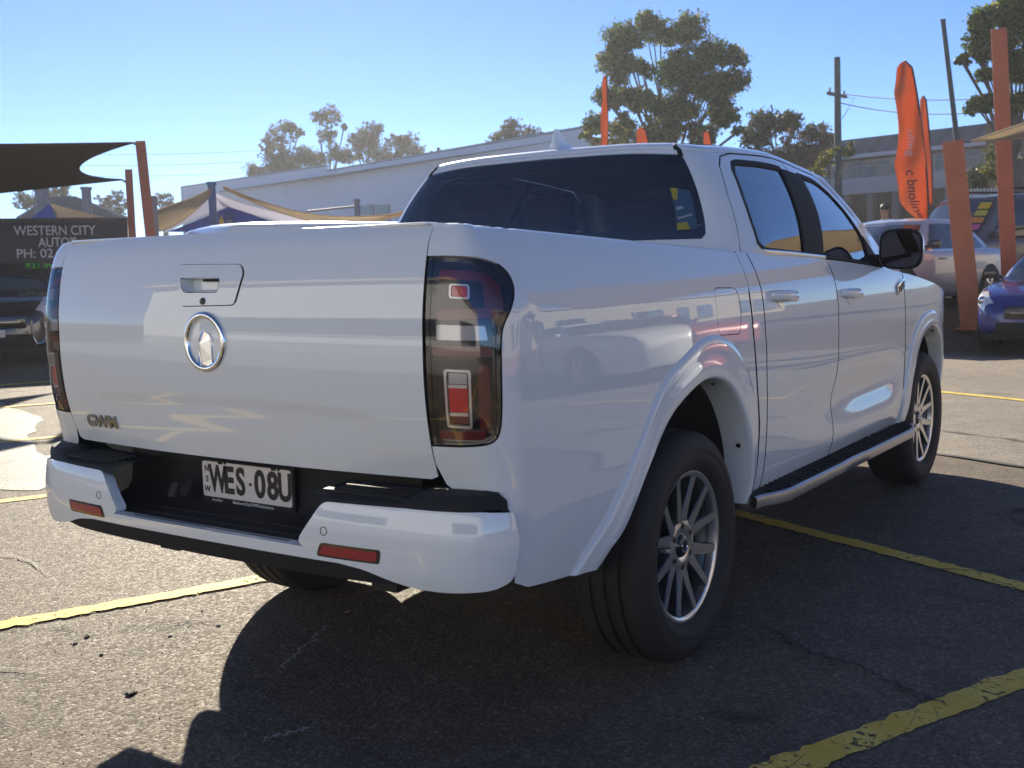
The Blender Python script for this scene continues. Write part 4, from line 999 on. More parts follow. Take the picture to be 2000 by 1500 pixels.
def post(top, base, w, m, label, group, d=None, cat_='post', name='shade_post'):
    top, base = Vector(top), Vector(base); ax = (top - base).normalized()
    toc = (CAM_LOC - base); toc.z = 0; r = ax.cross(toc).normalized(); n = r.cross(ax)
    d = d or w; V = []
    for p in (base, top):
        for a, b in ((-1, -1), (1, -1), (1, 1), (-1, 1)): V.append(p + r*a*w/2 + n*b*d/2)
    o = mk(name, V, [(0, 1, 5, 4), (1, 2, 6, 5), (2, 3, 7, 6), (3, 0, 4, 7), (4, 5, 6, 7), (3, 2, 1, 0)], m, None, False)
    recalc(o.data); bv = o.modifiers.new('edges', 'BEVEL'); bv.width = .008; bv.segments = 2
    # a welded cap and base plate, part of the post
    c = MB().box(base + Vector((0, 0, .01)), (w*1.4, w*1.4, .02), bev=.003).build('base_plate', m, o)
    return tag(o, label, cat_, group)
t = at(274, 276, 16); b = at(300, 520, 16); b = t + (b - t)*((0 - t.z)/(b.z - t.z))
p1top = t; post(t, b, .135, RUST, 'tall rust red shade post beside the black sign, dark sail tied to its top', None)
t = at(251, 331, 19.5); b = at(262, 520, 19.5); b = t + (b - t)*((0 - t.z)/(b.z - t.z))
p2top = t; post(t, b, .12, RUST, 'shorter rust red shade post at the end of the black sign', None)
b = at(302, 540, 17.4); b.z = 0; t = at(302, 383, 17.4); t.x, t.y = b.x, b.y
post(t, b, .20, GREYP, 'grey square post standing behind the tall rust red post', None)
t = at(1861, 277, 17.0); b = at(1899, 655, 17.0); b = t + (b - t)*((gz(b) - t.z)/(b.z - t.z))
p3top = t; post(t, b, .285, ORANGE, 'thick leaning orange post with a chained sail corner at its top', None)
t = at(1951, 58, 18.6); b = at(1972, 560, 18.6); b = t + (b - t)*((gz(b) - t.z)/(b.z - t.z))
p4top = t; post(t, b, .225, ORANGE, 'very tall upright orange post behind the blue car', None)

# ---------------------------------------------------------------- shade sails: stretched cloth with hollow edges
def cloth(name, col, weave=.12, trans=.35):
    m = bpy.data.materials.new(name); m.use_nodes = True; n, l = nt(m); n.remove(n['Principled BSDF'])
    tc = n.new('ShaderNodeTexCoord'); w = n.new('ShaderNodeTexNoise'); w.inputs['Scale'].default_value = 2.5; w.inputs['Detail'].default_value = 6; l.new(tc.outputs['Object'], w.inputs[0])
    mr = n.new('ShaderNodeMapRange'); mr.inputs['To Min'].default_value = 1 - weave; mr.inputs['To Max'].default_value = 1 + weave; l.new(w.outputs[0], mr.inputs[0])
    mx = n.new('ShaderNodeMix'); mx.data_type = 'RGBA'; mx.blend_type = 'MULTIPLY'; mx.inputs[0].default_value = 1; mx.inputs[6].default_value = (*col, 1); l.new(mr.outputs[0], mx.inputs[7])
    d = n.new('ShaderNodeBsdfDiffuse'); t = n.new('ShaderNodeBsdfTranslucent'); s = n.new('ShaderNodeMixShader'); s.inputs[0].default_value = trans
    l.new(mx.outputs[2], d.inputs[0]); l.new(mx.outputs[2], t.inputs[0]); l.new(d.outputs[0], s.inputs[1]); l.new(t.outputs[0], s.inputs[2]); l.new(s.outputs[0], n['Material Output'].inputs[0]); return m
CLOTHK = cloth('charcoal_shade_cloth', (.055, .042, .046), .12, .25); CLOTHT = cloth('tan_shade_cloth', (.66, .53, .35), .12, .58); CLOTHW = cloth('pale_shade_cloth', (.80, .80, .88), .08, .5); CLOTHB = cloth('blue_shade_cloth', (.07, .12, .40), .12, .45); CLOTHC = cloth('cream_shade_cloth', (.62, .55, .43), .1, .5)
def sail(A, B, C, D, cu, cv, m, label, name='shade_sail', sag=0, n=22):
    """A-B and D-C are opposite edges; cu hollows A-B and C-D, cv the other two"""
    P = [np.array(q) for q in (A, B, C, D)]; V = []
    for i in range(n):
        for j in range(n):
            u0, v0 = i/(n-1), j/(n-1); gu = 4*v0*(1-v0)*cu; gv = 4*u0*(1-u0)*cv
            u = u0*(1 - 2*gu) + gu; v = v0*(1 - 2*gv) + gv
            q = (P[0]*(1-v) + P[1]*v)*(1-u) + (P[3]*(1-v) + P[2]*v)*u
            q = q + np.array([0, 0, -sag*16*u0*(1-u0)*v0*(1-v0)]); V.append(q)
    o = mk(name, V, grid_faces(n, n), m, None, True, None)
    so2 = o.modifiers.new('cloth', 'SOLIDIFY'); so2.thickness = .006
    # edge webbing
    e = [V[j] for j in range(n)] + [V[i*n + n-1] for i in range(1, n)] + [V[(n-1)*n + j] for j in range(n-2, -1, -1)] + [V[i*n] for i in range(n-2, 0, -1)]
    tubes('edge_webbing', [(e, .014, True)], m, o, 6)
    return tag(o, label, 'shade sail')
A_ = at(258, 279, 16.0); B_ = at(238, 351, 19.4); C_ = at(-560, 440, 15.5); D_ = at(-420, 282, 11.5)
ds = sail(A_, B_, C_, D_, .175, .02, CLOTHK, 'dark charcoal shade sail over the black car and sign', sag=.05)
for a, b in ((A_, p1top - Vector((0, 0, .06))), (B_, p2top - Vector((0, 0, .25)))): tubes('turnbuckle', [([a, b], .018)], GALV, ds, 6)
cr_ = sail(at(1898, 275, 17.0), at(1900, 277, 17.2), (11, 17, 3.2), (8.5, 9.5, 4.7), .02, .05, CLOTHC, 'cream shade sail corner chained to the leaning orange post', sag=.3)
ch = [at(1866 + 3.4*k, 277 + math.sin(k*1.9)*2.0, 17.0) for k in range(10)]
tubes('chain', [([ch[k], ch[k+1]], .012 + .008*(k % 2)) for k in range(9)], GALV, cr_, 6)
def strip_sail(up, lo, m, label, n=26):
    """cloth stretched between two hollow edges, each given by points along it"""
    U2, L2 = cat([tuple(q) for q in up], 12), cat([tuple(q) for q in lo], 12); V = []; k = 9
    for i in range(n):
        a = U2[int(round(i/(n-1)*(len(U2)-1)))]; b_ = L2[int(round(i/(n-1)*(len(L2)-1)))]
        for j in range(k): t = j/(k-1); V.append(a*(1-t) + b_*t - np.array([0, 0, .05*4*t*(1-t)]))
    o = mk('shade_sail', V, grid_faces(n, k), m, None, True, None); o.modifiers.new('cloth', 'SOLIDIFY').thickness = .006
    e = [V[i*k] for i in range(n)] + [V[(n-1)*k + j] for j in range(1, k)] + [V[i*k + k-1] for i in range(n-2, -1, -1)] + [V[j] for j in range(k-2, 0, -1)]
    tubes('edge_webbing', [(e, .014, True)], m, o, 6); return tag(o, label, 'shade sail')
P2 = lambda L: [at(*q) for q in L]
strip_sail(P2([(305, 412, 20), (345, 397, 21.5), (380, 385, 23), (411, 369, 24.4)]), P2([(312, 452, 19), (350, 434, 20.5), (385, 408, 22.5), (409, 384, 24.3)]), CLOTHT, 'tan shade sail sloping left from the blue mast')
strip_sail(P2([(436, 364, 25), (496, 388, 24.4), (580, 413, 23.6), (664, 423.5, 23), (748, 420.5, 23.4), (806, 410, 24)]), P2([(440, 367, 25), (479, 387, 24), (524, 406, 23), (580, 425, 22), (640, 438, 21.4), (692, 443, 21), (740, 428, 22.4), (806, 412, 24)]), CLOTHT, 'long tan shade sail sweeping right in front of the pale warehouse')
strip_sail(P2([(416, 374, 25), (462, 391, 25.2), (520, 408, 25), (590, 426, 24.4), (670, 448, 23.6)]), P2([(424, 387, 25.4), (446, 402, 27), (500, 420, 26), (560, 436, 25), (630, 452, 24)]), CLOTHW, 'pale shade sail panel right of the blue mast')
strip_sail(P2([(414, 376, 25), (395, 396, 24.6), (360, 422, 23.6), (318, 446, 22)]), P2([(447, 402, 27), (415, 413, 26.2), (370, 431, 25), (322, 454, 23.5)]), CLOTHW, 'pale shade sail panel left of the blue mast')
sail(at(447, 405, 27.7), at(449, 405, 27.7), at(590, 452, 29), at(330, 452, 29), .0, .03, CLOTHB, 'dark blue shade sail hanging beneath the pale sails')
def mast(px, y0, d, w, m, label, base_y=None):
    t = at(px, y0, d); b = Vector((t.x, t.y, gz(t)))
    o = MB().cyl(b, t, w/2, n=14).build('mast', m); c = MB().cyl(t - Vector((0, 0, .02)), t + Vector((0, 0, .05)), w*.62, n=14).build('mast_cap', m, o)
    return tag(o, label, 'mast')
mast(413, 360, 24.6, .17, BLUEP, 'blue mast between the tan and the pale shade sails'); mast(447, 403, 28.4, .18, GREYP, 'grey blue mast under the dark blue sail')
mast(697, 393, 26, .13, GREYP, 'slim grey mast in front of the warehouse windows')
mast(80, 372, 33, .34, GREYP, 'stubby grey flue pole left of the hipped roof'); mast(168, 369, 33, .26, GREYP, 'stubby grey flue pole right of the hipped roof')
sail(at(98, 398, 30), at(104, 400, 30), at(200, 424, 29), at(112, 424, 29), .0, .06, CLOTHT, 'small tan and cream sail below the hipped roof'); sail(at(97, 398, 30.2), at(99, 400, 30.2), at(108, 426, 30), at(62, 426, 30), .0, .03, CLOTHB, 'small blue sail below the hipped roof')
# yellow closed parasol peeping over the tailgate
t = at(432, 418, 22.5); z0 = gz(t); V = []
for k in range(24):
    a = 2*math.pi*k/24; r = 1 + .18*math.cos(6*a)
    V.append((t.x + .10*r*math.cos(a), t.y + .10*r*math.sin(a), t.z - .34))
par = mk('closed_parasol', V + [tuple(t)] , [(k, (k+1) % 24, 24) for k in range(24)] + [tuple(range(23, -1, -1))], mat('yellow_cloth', (.62, .40, .03), .7, noise=(8, .1)), None, True, 60)
tag(par, 'small folded yellow parasol under the blue sail', 'parasol'); MB().cyl((t.x, t.y, z0), (t.x, t.y, t.z - .3), .025, n=10).build('pole', GREYP, par)

# ---------------------------------------------------------------- black sign board
SIGNK = mat('sign_black', (.028, .022, .026), .5, noise=(4, .15)); SIGNW = mat('sign_white', (.50, .50, .52), .5, noise=(30, .06))
c = at(60, 470, 18.4); v = (CAM_LOC - c); v.z = 0; nrm = v.normalized(); rgt = Vector((0, 0, 1)).cross(nrm)
rt = at(248, 427, 18.9); 
lt = Vector((*at(-330, 421, 18.9).xy, 0)); rt0 = Vector((rt.x, rt.y, 0)); rgt = (rt0 - lt).normalized(); nrm = rgt.cross(Vector((0, 0, 1))) ; topz = rt.z
Ls = (rt0 - lt).length
def onwall(px, py):
    """where the pixel ray meets the sign's face"""
    v = _f + _r*((px - 1000)/FPX) + _u*((750 - py)/FPX); k = (rt0 - CAM_LOC).dot(nrm)/v.dot(nrm); return CAM_LOC + v*k
R3 = Matrix((rgt, -nrm, Vector((0, 0, 1)))).transposed()
sg = MB().box((lt + rt0)/2 - nrm*.03 + Vector((0, 0, topz/2 + .15)), (Ls, .05, topz - .3), rot=R3, bev=.008).build('sign_board', SIGNK)
tag(sg, 'long black sign board lettered WESTERN CITY AUTO\'S behind the black car', 'sign')
MB().box((lt + rt0)/2 - nrm*.005 + Vector((0, 0, topz - .02)), (Ls, .03, .06), rot=R3).build('top_rail', SIGNK, sg)
for k in (0.02, .5, .985): q = lt + rgt*Ls*k - nrm*.09; MB().box(q + Vector((0, 0, topz/2)), (.07, .07, topz)).build('leg', GREYP, sg)
for st, px, py, h, w in (("WESTERN CITY", 108, 451, 20, 160), ("AUTO'S", 113, 474, 20, 76)):
    q = onwall(px, py) + nrm*.004; k = (onwall(px + 1, py) - onwall(px, py)).length; size = h*k*1.40
    me = text_mesh(st, size, .004, size*.012); wd = max(v.co.x for v in me.vertices) - min(v.co.x for v in me.vertices); xs = w*k/wd; bpy.data.meshes.remove(me)
    text('lettering', st, size, q, rgt, (0, 0, 1), SIGNW, sg, extrude=.004, bold=size*.012, xs=xs)
q = onwall(92, 495.5) + nrm*.004; k = (onwall(101, 495) - onwall(100, 495)).length; text('lettering', 'PH: 02 967', 19*k*1.4, q, rgt, (0, 0, 1), SIGNW, sg, extrude=.004, bold=.002, xs=1.0)

# ---------------------------------------------------------------- buildings
def box_wall(p, q, z0, z1, th, name, m, parent=None, back=None):
    p, q = Vector((p[0], p[1], 0)), Vector((q[0], q[1], 0)); t = (q - p); L = t.length; t.normalize(); n = Vector((t.y, -t.x, 0))
    R3 = Matrix((t, -n, Vector((0, 0, 1)))).transposed()
    return MB().box((p + q)/2 - n*th/2 + Vector((0, 0, (z0 + z1)/2)), (L, th, z1 - z0), rot=R3).build(name, m, parent, False), t, n, R3
WALLW = mat('pale_render', (.78, .81, .85), .8, noise=(.35, .05), bump=(20, .1, .01)); DARKW = glass('dark_pane', (.03, .035, .04), 1.6); FRAMEG = mat('window_frame_grey', (.35, .36, .38), .5)
DARKIN = mat('dark_room', (.02, .02, .025), .9)
wa = at(355, 400, 71); wb = at(641, 400, 56.8); wc = at(1150, 400, 40.6)
H1, H2 = 1.325 + 5.2, 1.325 + 4.93
wh = empty('warehouse', (*wb.xy, 0)); tag(wh, 'long pale warehouse with stepped parapet and two dark windows, behind the shade sails', 'warehouse')
def wpart(o): o.parent = wh; o.matrix_parent_inverse = Matrix.Translation((-wb.x, -wb.y, 0)); return o
def slabs(p, q, H, n_):
    p, q = Vector(p), Vector(q)
    for k in range(n_):
        a, b = p.lerp(q, k/n_), p.lerp(q, (k+1)/n_); e = (b - a).normalized()*.012
        o, t, n, R3 = box_wall(a + e, b - e, 0, H, .18, 'wall_panel', WALLW); wpart(o)
    o, t, n, R3 = box_wall(p, q, 0, H - .5, .05, 'inner_wall', mat('joint_grey', (.30, .31, .33), .9)); o.location = -n*.20; wpart(o)
slabs(wa, wb, H1, 4); slabs(wb, wc, H2, 4)
ep = wa + Vector((-(wb - wa).normalized().y, (wb - wa).normalized().x, 0))*14
o, *_ = box_wall(ep, wa, 0, H1, .18, 'end_wall', mat('slate_cladding', (.16, .19, .25), .6)); wpart(o)
rv = [Vector((*wa.xy, H2 - .3)), Vector((*wc.xy, H2 - .3))]; off = Vector((-(wc - wa).normalized().y, (wc - wa).normalized().x, 0))*14
o = mk('roof', [rv[0] - Vector((0, 0, 0)), rv[1], rv[1] + off + Vector((0, 0, -.4)), rv[0] + off + Vector((0, 0, -.4))], [(0, 1, 2, 3)], mat('roof_sheet_grey', (.3, .32, .35), .5, .3), None, False); wpart(o)
for a, b, H in ((wa, wb, H1), (wb, wc, H2)):
    d_ = (b - a).normalized(); o, *_ = box_wall(a + d_*.02, b - d_*.02, H, H + .09, .24, 'coping', FRAMEG); o.location += Vector((d_.y, -d_.x, 0))*.03; wpart(o)
def hit(p, q, px, py):
    p, q = Vector((p[0], p[1], 0)), Vector((q[0], q[1], 0)); t = (q - p).normalized(); n = Vector((t.y, -t.x, 0)); v = _f + _r*((px - 1000)/FPX) + _u*((750 - py)/FPX)
    return CAM_LOC + v*((p - CAM_LOC).dot(n)/v.dot(n)), t, n
for x0, x1 in ((704, 730), (733, 762)):
    a, t, n = hit(wb, wc, x0, 404); b, *_ = hit(wb, wc, x1, 431); w = (Vector((*b.xy, 0)) - Vector((*a.xy, 0))).length; c = (a + b)/2; R3 = Matrix((t, -n, Vector((0, 0, 1)))).transposed()
    fr = wpart(MB().box(c + n*.02, (w + .12, .06, a.z - b.z + .12), rot=R3).build('window', FRAMEG, None, False))
    g_ = MB().box(c + n*.055, (w, .02, a.z - b.z), rot=R3).build('pane', GLOSSB, fr, False); g_.parent = fr; g_.matrix_parent_inverse = fr.matrix_world.inverted() if False else Matrix.Translation((-wb.x, -wb.y, 0)) @ Matrix(); 
    g_.parent = fr; g_.matrix_parent_inverse = Matrix()
    g_.location = (0, 0, 0)
# hand rail running to the slim mast
a = at(600, 413, 25.5); b = at(697, 403, 26); rl = tubes('pipe_rail', [([a, b], .025), ([a, Vector((a.x, a.y, gz(a)))], .025)], GALV, None, 8); tag(rl, 'thin steel pipe rail joined to the slim grey mast', 'rail')

# hipped grey roof far left
hr_ = empty('house', (*at(140, 420, 42).xy, 0)); tag(hr_, 'house with grey hipped roof beyond the black sign', 'house')
def qat(px, py, d): v = at(px, py, d); return v - Vector((*at(140, 420, 42).xy, 0))
SLATE = mat('slate_roof', (.045, .06, .09), .95, spec=.0, noise=(2, .12))
e1, e2, e3, e4 = qat(38, 428, 40), qat(250, 431, 40), qat(262, 428, 48), qat(30, 425, 48); r1, r2 = qat(98, 385, 43), qat(147, 383, 43)
mk('roof', [e1, e2, e3, e4, r1, r2], [(0, 1, 5, 4), (1, 2, 5), (2, 3, 4, 5), (3, 0, 4)], SLATE, hr_, False)
V = [(v.x*.97, v.y*.97, z) for v in (e1, e2, e3, e4) for z in (0, e1.z - .02)]
mk('wall', V, [(0, 2, 3, 1), (2, 4, 5, 3), (4, 6, 7, 5), (6, 0, 1, 7)], mat('brick_wall', (.30, .2, .16), .85, noise=(3, .2)), hr_, False)

# two-storey building at the right
ba, bb = at(1560, 400, 62), at(2080, 400, 55); tb = (Vector((*bb.xy, 0)) - Vector((*ba.xy, 0))).normalized(); nb = Vector((tb.y, -tb.x, 0)); Rb = Matrix((tb, -nb, Vector((0, 0, 1)))).transposed(); Lb = (Vector((*bb.xy, 0)) - Vector((*ba.xy, 0))).length
ob = empty('office_building', (*ba.xy, 0)); tag(ob, 'two storey office building with blue grey metal roof and window band', 'building')
def bz_(px, py): return hit(ba, bb, px, py)[0]
zr0, zr1, zw, zb0, zb1 = bz_(1700, 268).z, bz_(1700, 301).z, bz_(1700, 346).z, bz_(1700, 346).z, bz_(1700, 377).z
def obx(name, s0, s1, z0, z1, th, off, m, par=None):
    c = tb*((s0 + s1)/2) + nb*(off - th/2) + Vector((0, 0, (z0 + z1)/2))
    return MB().box(c, (s1 - s0, th, z1 - z0), rot=Rb).build(name, m, par or ob, False)
BLUER = mat('blue_grey_roof_sheet', (.03, .055, .105), .9, 0, spec=.0, noise=(1, .08))
obx('core', 0, Lb, 0, zr1, 8, -.25, DARKIN); obx('white_band', -.3, Lb, zb1, zb0, .25, .12, mat('white_band', (.38, .41, .46), .7, noise=(1, .05)))
V = [nb*.5 + Vector((0, 0, zr1)) - tb*.5, nb*.5 + Vector((0, 0, zr1)) + tb*Lb, -nb*.75 + Vector((0, 0, zr0 + .1)) + tb*Lb, -nb*.75 + Vector((0, 0, zr0 + .1)) - tb*.5]
rr_ = mk('roof', V, [(0, 1, 2, 3)], BLUER, ob, False); sm = rr_.modifiers.new('thick', 'SOLIDIFY'); sm.thickness = .15
for k in np.arange(0, Lb, .9): 
    a = nb*.5 + Vector((0, 0, zr1 + .02)) + tb*k; b = -nb*.75 + Vector((0, 0, zr0 + .12)) + tb*k; tubes('roof_rib', [([a, b], .015)], BLUER, rr_, 4)
obx('gutter', -.5, Lb, zr1 - .18, zr1, .2, .62, mat('gutter_pale', (.45, .50, .56), .5))
PANEG = mat('office_glass', (.035, .045, .06), .06, 0, .6); BLIND = mat('blind', (.24, .25, .26), .8)
wz0, wz1 = zb0 + .02, zr1 - .28; nwin = 18
for k in range(nwin):
    s0 = Lb*k/nwin + .06; s1 = Lb*(k+1)/nwin - .06
    fr = obx('window', s0 - .05, s1 + .05, wz0, wz1, .12, -.02, FRAMEG)
    obx('pane', s0, s1, wz0 + .06, wz1 - .35, .03, .015, PANEG if k % 3 else BLIND, fr); obx('transom_pane', s0, s1, wz1 - .30, wz1 - .05, .03, .015, BLIND if k % 2 else PANEG, fr)
for k in range(10): obx('pillar', Lb*k/10, Lb*k/10 + .35, 0, zb1, .35, .1, mat('pillar_grey', (.16, .17, .18), .8))
obx('ground_floor', 0, Lb, 0, zb1, .1, -.6, mat('shaded_brick', (.16, .15, .15), .9, noise=(2, .2)))
# brown brick end block with cream quoin
ba2 = at(1925, 300, 49); bk = empty('brick_block', (*ba2.xy, 0)); tag(bk, 'brown brick building end with cream corner column behind the tall orange post', 'building')
zt2 = at(1950, 236, 49).z; sd = (at(2060, 300, 49) - ba2); sd.z = 0; sl_ = sd.length; sd.normalize(); sn = Vector((sd.y, -sd.x, 0)); R4 = Matrix((sd, -sn, Vector((0, 0, 1)))).transposed()
MB().box(sd*sl_/2 - sn*2 + Vector((0, 0, zt2/2)), (sl_, 4, zt2), rot=R4).build('wall', mat('brown_brick', (.22, .125, .085), .85, noise=(2.5, .25), bump=(12, .4, .02)), bk, False)
zc = at(1980, 208, 48.6).z; MB().box(sd*(sl_*.42) + sn*.1 + Vector((0, 0, zc/2)), (.45, .4, zc), rot=R4).build('corner_column', mat('cream_render', (.60, .53, .42), .8, noise=(2, .06)), bk, False)
# tan showroom along the right-hand side of the yard (seen mirrored in the truck's side)
def hall(name, label, loc, rz, L, H, wall, plinth, n_):
    """a rendered showroom whose front faces local -X"""
    sr = empty(name, loc, rz); tag(sr, label, 'building')
    MB().box((4, 0, H/2), (8, L, H)).build('wall', wall, sr, False); MB().box((3.9, 0, H + .14), (8.8, L + .8, .28)).build('roof', mat('fascia', (.40, .33, .25), .6), sr, False)
    MB().box((4, 0, .26), (8.1, L + .1, .5)).build('plinth', plinth, sr, False)
    for k in range(n_):
        w_ = MB().box((-.02, -L/2 + L*(k + .5)/n_, 1.75), (.10, L/n_*.55, 1.9)).build('window', FRAMEG, sr, False); MB().box((-.08, -L/2 + L*(k + .5)/n_, 1.75), (.03, L/n_*.55 - .2, 1.7)).build('pane', PANEG, w_, False)
hall('showroom', 'long tan rendered showroom along the right side of the yard', (16.5, 24, 0), 0, 44, 4.8, mat('tan_render', (.42, .37, .29), .8, noise=(.6, .08)), mat('red_plinth', (.30, .10, .06), .7), 9)
hall('bounce_wall', 'pale grey rendered workshop added unseen behind the photographer to brighten the tailgate', (-1, -15, 0), math.radians(-90), 44, 6.2, mat('pale_grey_wall', (.62, .64, .66), .8, noise=(.6, .06)), mat('grey_plinth', (.30, .30, .30), .7), 2)  # unseen building added to bounce sunlight onto the shaded tailgate

# ---------------------------------------------------------------- feather flags
FLAGO = cloth('orange_flag_cloth', (.66, .235, .10), .10, .45); FLAGD = mat('flag_print_dark', (.10, .035, .05), .7); FLAGW = mat('flag_print_white', (.55, .45, .46), .7); POLEK = mat('carbon_pole', (.02, .02, .025), .4)
def feather(px, ytop, ybot, d, w, label, lean=0, twist=1.0, yaw=0.0, group=None, words=False):
    top = at(px, ytop, d); bot = at(px + lean, ybot, d); base = Vector((bot.x, bot.y, gz(bot)))
    toc = CAM_LOC - base; toc.z = 0; toc.normalize(); side_ = Vector((0, 0, 1)).cross(toc); Mz = Matrix.Rotation(yaw, 3, 'Z'); hx = Mz @ side_; hy = Vector((-hx.y, hx.x, 0))
    H = top.z - bot.z; V = []; n1, n2 = 64, 13
    def wid(t): return w*(1 - .52*t**1.8)
    def pole(t):   # t 0 bottom .. 1 top; the pole bows over towards the tip
        return bot.lerp(top, t) + hx*(wid(t) - w*.16*max(0, (t - .95)/.05)**2)
    def pt(t, q):
        a = pole(t); wd = wid(t)*(1 - .9*max(0, (.16 - t)/.16)**1.6)*(1 - .75*max(0, (t - .95)/.05)**2)
        fold = math.sin(t*13 + 1.0)*.5 + math.sin(t*29 + q*2)*.18
        nar = 1 - twist*.30*abs(math.sin(t*7.0 + .6)); return a - hx*(wd*q*nar) + hy*(twist*w*.55*fold*q**.8 + twist*w*.16*math.sin(q*7 + t*9))
    for i in range(n1):
        for j in range(n2): V.append(pt(i/(n1-1), j/(n2-1)))
    o = mk('feather_flag', V, grid_faces(n1, n2), FLAGO, None, True, None); sm = o.modifiers.new('cloth', 'SOLIDIFY'); sm.thickness = .004
    tubes('pole', [([Vector((pole(0).x, pole(0).y, base.z)) ] + [pole(t) for t in np.linspace(0, 1, 24)], .016)], POLEK, o, 8)
    MB().box((pole(0).x, pole(0).y, base.z + .02), (.45, .45, .04), bev=.01).build('base_plate', POLEK, o)
    if words:
        def lay(st, t0, t1, q, sz, m):
            me = text_mesh(st, sz, 0, sz*.012); xs0 = min(v.co.x for v in me.vertices); xs1 = max(v.co.x for v in me.vertices)
            bm_ = bmesh.new(); bm_.from_mesh(me); bmesh.ops.triangulate(bm_, faces=bm_.faces[:]); bmesh.ops.subdivide_edges(bm_, edges=[e for e in bm_.edges if e.calc_length() > sz*.25], cuts=2); bm_.to_mesh(me); bm_.free()
            for v in me.vertices:
                t = t0 + (t1 - t0)*(v.co.x - xs0)/(xs1 - xs0); qq = q - v.co.y/w
                p_ = pt(t, min(max(qq, .02), .98)); e = pt(t, min(1, qq + .05)) - pt(t, max(0, qq - .05)); f_ = pt(min(1, t + .01), qq) - pt(t - .01, qq); nn = e.cross(f_).normalized()
                if nn.dot(CAM_LOC - p_) < 0: nn = -nn
                v.co = p_ + nn*.008
            link('lettering', me, m, o, False)
        lay('c bnoline', .33, .03, .52, .26, FLAGD); lay('uling', .58, .42, .50, .22, FLAGW)
    return tag(o, label, 'flag', group)
feather(1746, 121, 438, 19.2, .54, 'large twisted orange feather flag with dark and white lettering', lean=0, twist=.55, yaw=.0, words=True)
feather(1796, 188, 402, 24, .24, 'narrow orange feather flag behind the large lettered one', lean=2, twist=.3, yaw=.0)
feather(1177, 147, 330, 24, .30, 'orange feather flag rising highest above the truck roof', lean=-8, twist=.25, yaw=.9)
feather(1243, 249, 380, 24, .40, 'orange feather flag with rounded tip just above the truck roof', lean=0, twist=.2, yaw=.2)
feather(1374, 256, 380, 23, .26, 'orange feather flag tip above the truck roof edge, beside its side rail', lean=0, twist=.2, yaw=.3)

# ---------------------------------------------------------------- power pole, light pole, wires
t = at(1635, 112, 40); b = Vector((at(1641, 400, 40).x, at(1641, 400, 40).y, gz(t)))
TEALT = mat('treated_pole', (.055, .085, .085), .8, noise=(4, .25), bump=(25, .4, .01))
pp = MB().cyl(b, t, .15, .105, n=16).build('power_pole', TEALT); tag(pp, 'tall dark timber power pole with short crossarm', 'power pole')
a = at(1617, 182, 39.6); b2 = at(1652, 189, 40.4); MB().cyl(a, b2, .065, n=8).build('crossarm', TIMBER, pp)
for k in (.1, .9): q = a.lerp(b2, k); MB().cyl(q + Vector((0, 0, .04)), q + Vector((0, 0, .2)), .04, .03, n=10).build('insulator', GREYP, pp)
tubes('stay_wire', [([at(1652, 190, 40), at(1668, 192, 40), at(1655, 215, 40), at(1645, 232, 40)], .012)], WIRE, pp, 5)
t = at(1842, 42, 29); b = at(1893, 480, 29); b = t + (b - t)*((gz(b) - t.z)/(b.z - t.z)); lp_ = MB().cyl(b, t, .075, .055, n=14).build('light_pole', TEALT); tag(lp_, 'thin leaning dark teal pole above the thick orange post', 'pole'); MB().cyl(t, t + Vector((0, 0, .05)), .065, n=14).build('pole_cap', TEALT, lp_)
def wire(p, q, sag, label):
    p, q = Vector(p), Vector(q); pts = [p.lerp(q, k/16) - Vector((0, 0, sag*4*(k/16)*(1 - k/16))) for k in range(17)]
    o = tubes('power_line', [(pts, .016)], WIRE, None, 5); tag(o, label, 'power line')
wire(at(1652, 184, 40), at(2200, 160, 30), .3, 'upper power line running right from the pole crossarm'); wire(at(1637, 200, 40), at(2200, 172, 30), .5, 'lower power line running right from the pole')
for k, y in enumerate((291, 312, 333)): wire(at(-60, y + 6, 75), at(620, y - 6, 95), .4, ('topmost', 'middle', 'lowest')[k] + ' of three thin power lines left of the gum trees')
# white palings by the shrubs
fe = empty('paling_fence', (*at(1920, 380, 33).xy, 0)); fo = Vector((*at(1920, 380, 33).xy, 0)); tag(fe, 'short white paling fence behind the grey wagon', 'fence')
zf = at(1930, 368, 33).z
for k in range(14):
    q = at(1890 + 6.5*k, 372, 33) - fo; MB().box((q.x, q.y, zf/2 + .2), (.055, .03, zf - .4 + .04*(k % 2))).build('paling', mat('white_paling', (.6, .6, .6), .7), fe, False)
q0, q1 = at(1886, 372, 33) - fo, at(1982, 372, 33) - fo; tubes('rail', [([(q0.x, q0.y + .05, zf - .3), (q1.x, q1.y + .05, zf - .3)], .03)], MATS['white_paling'], fe, 6)

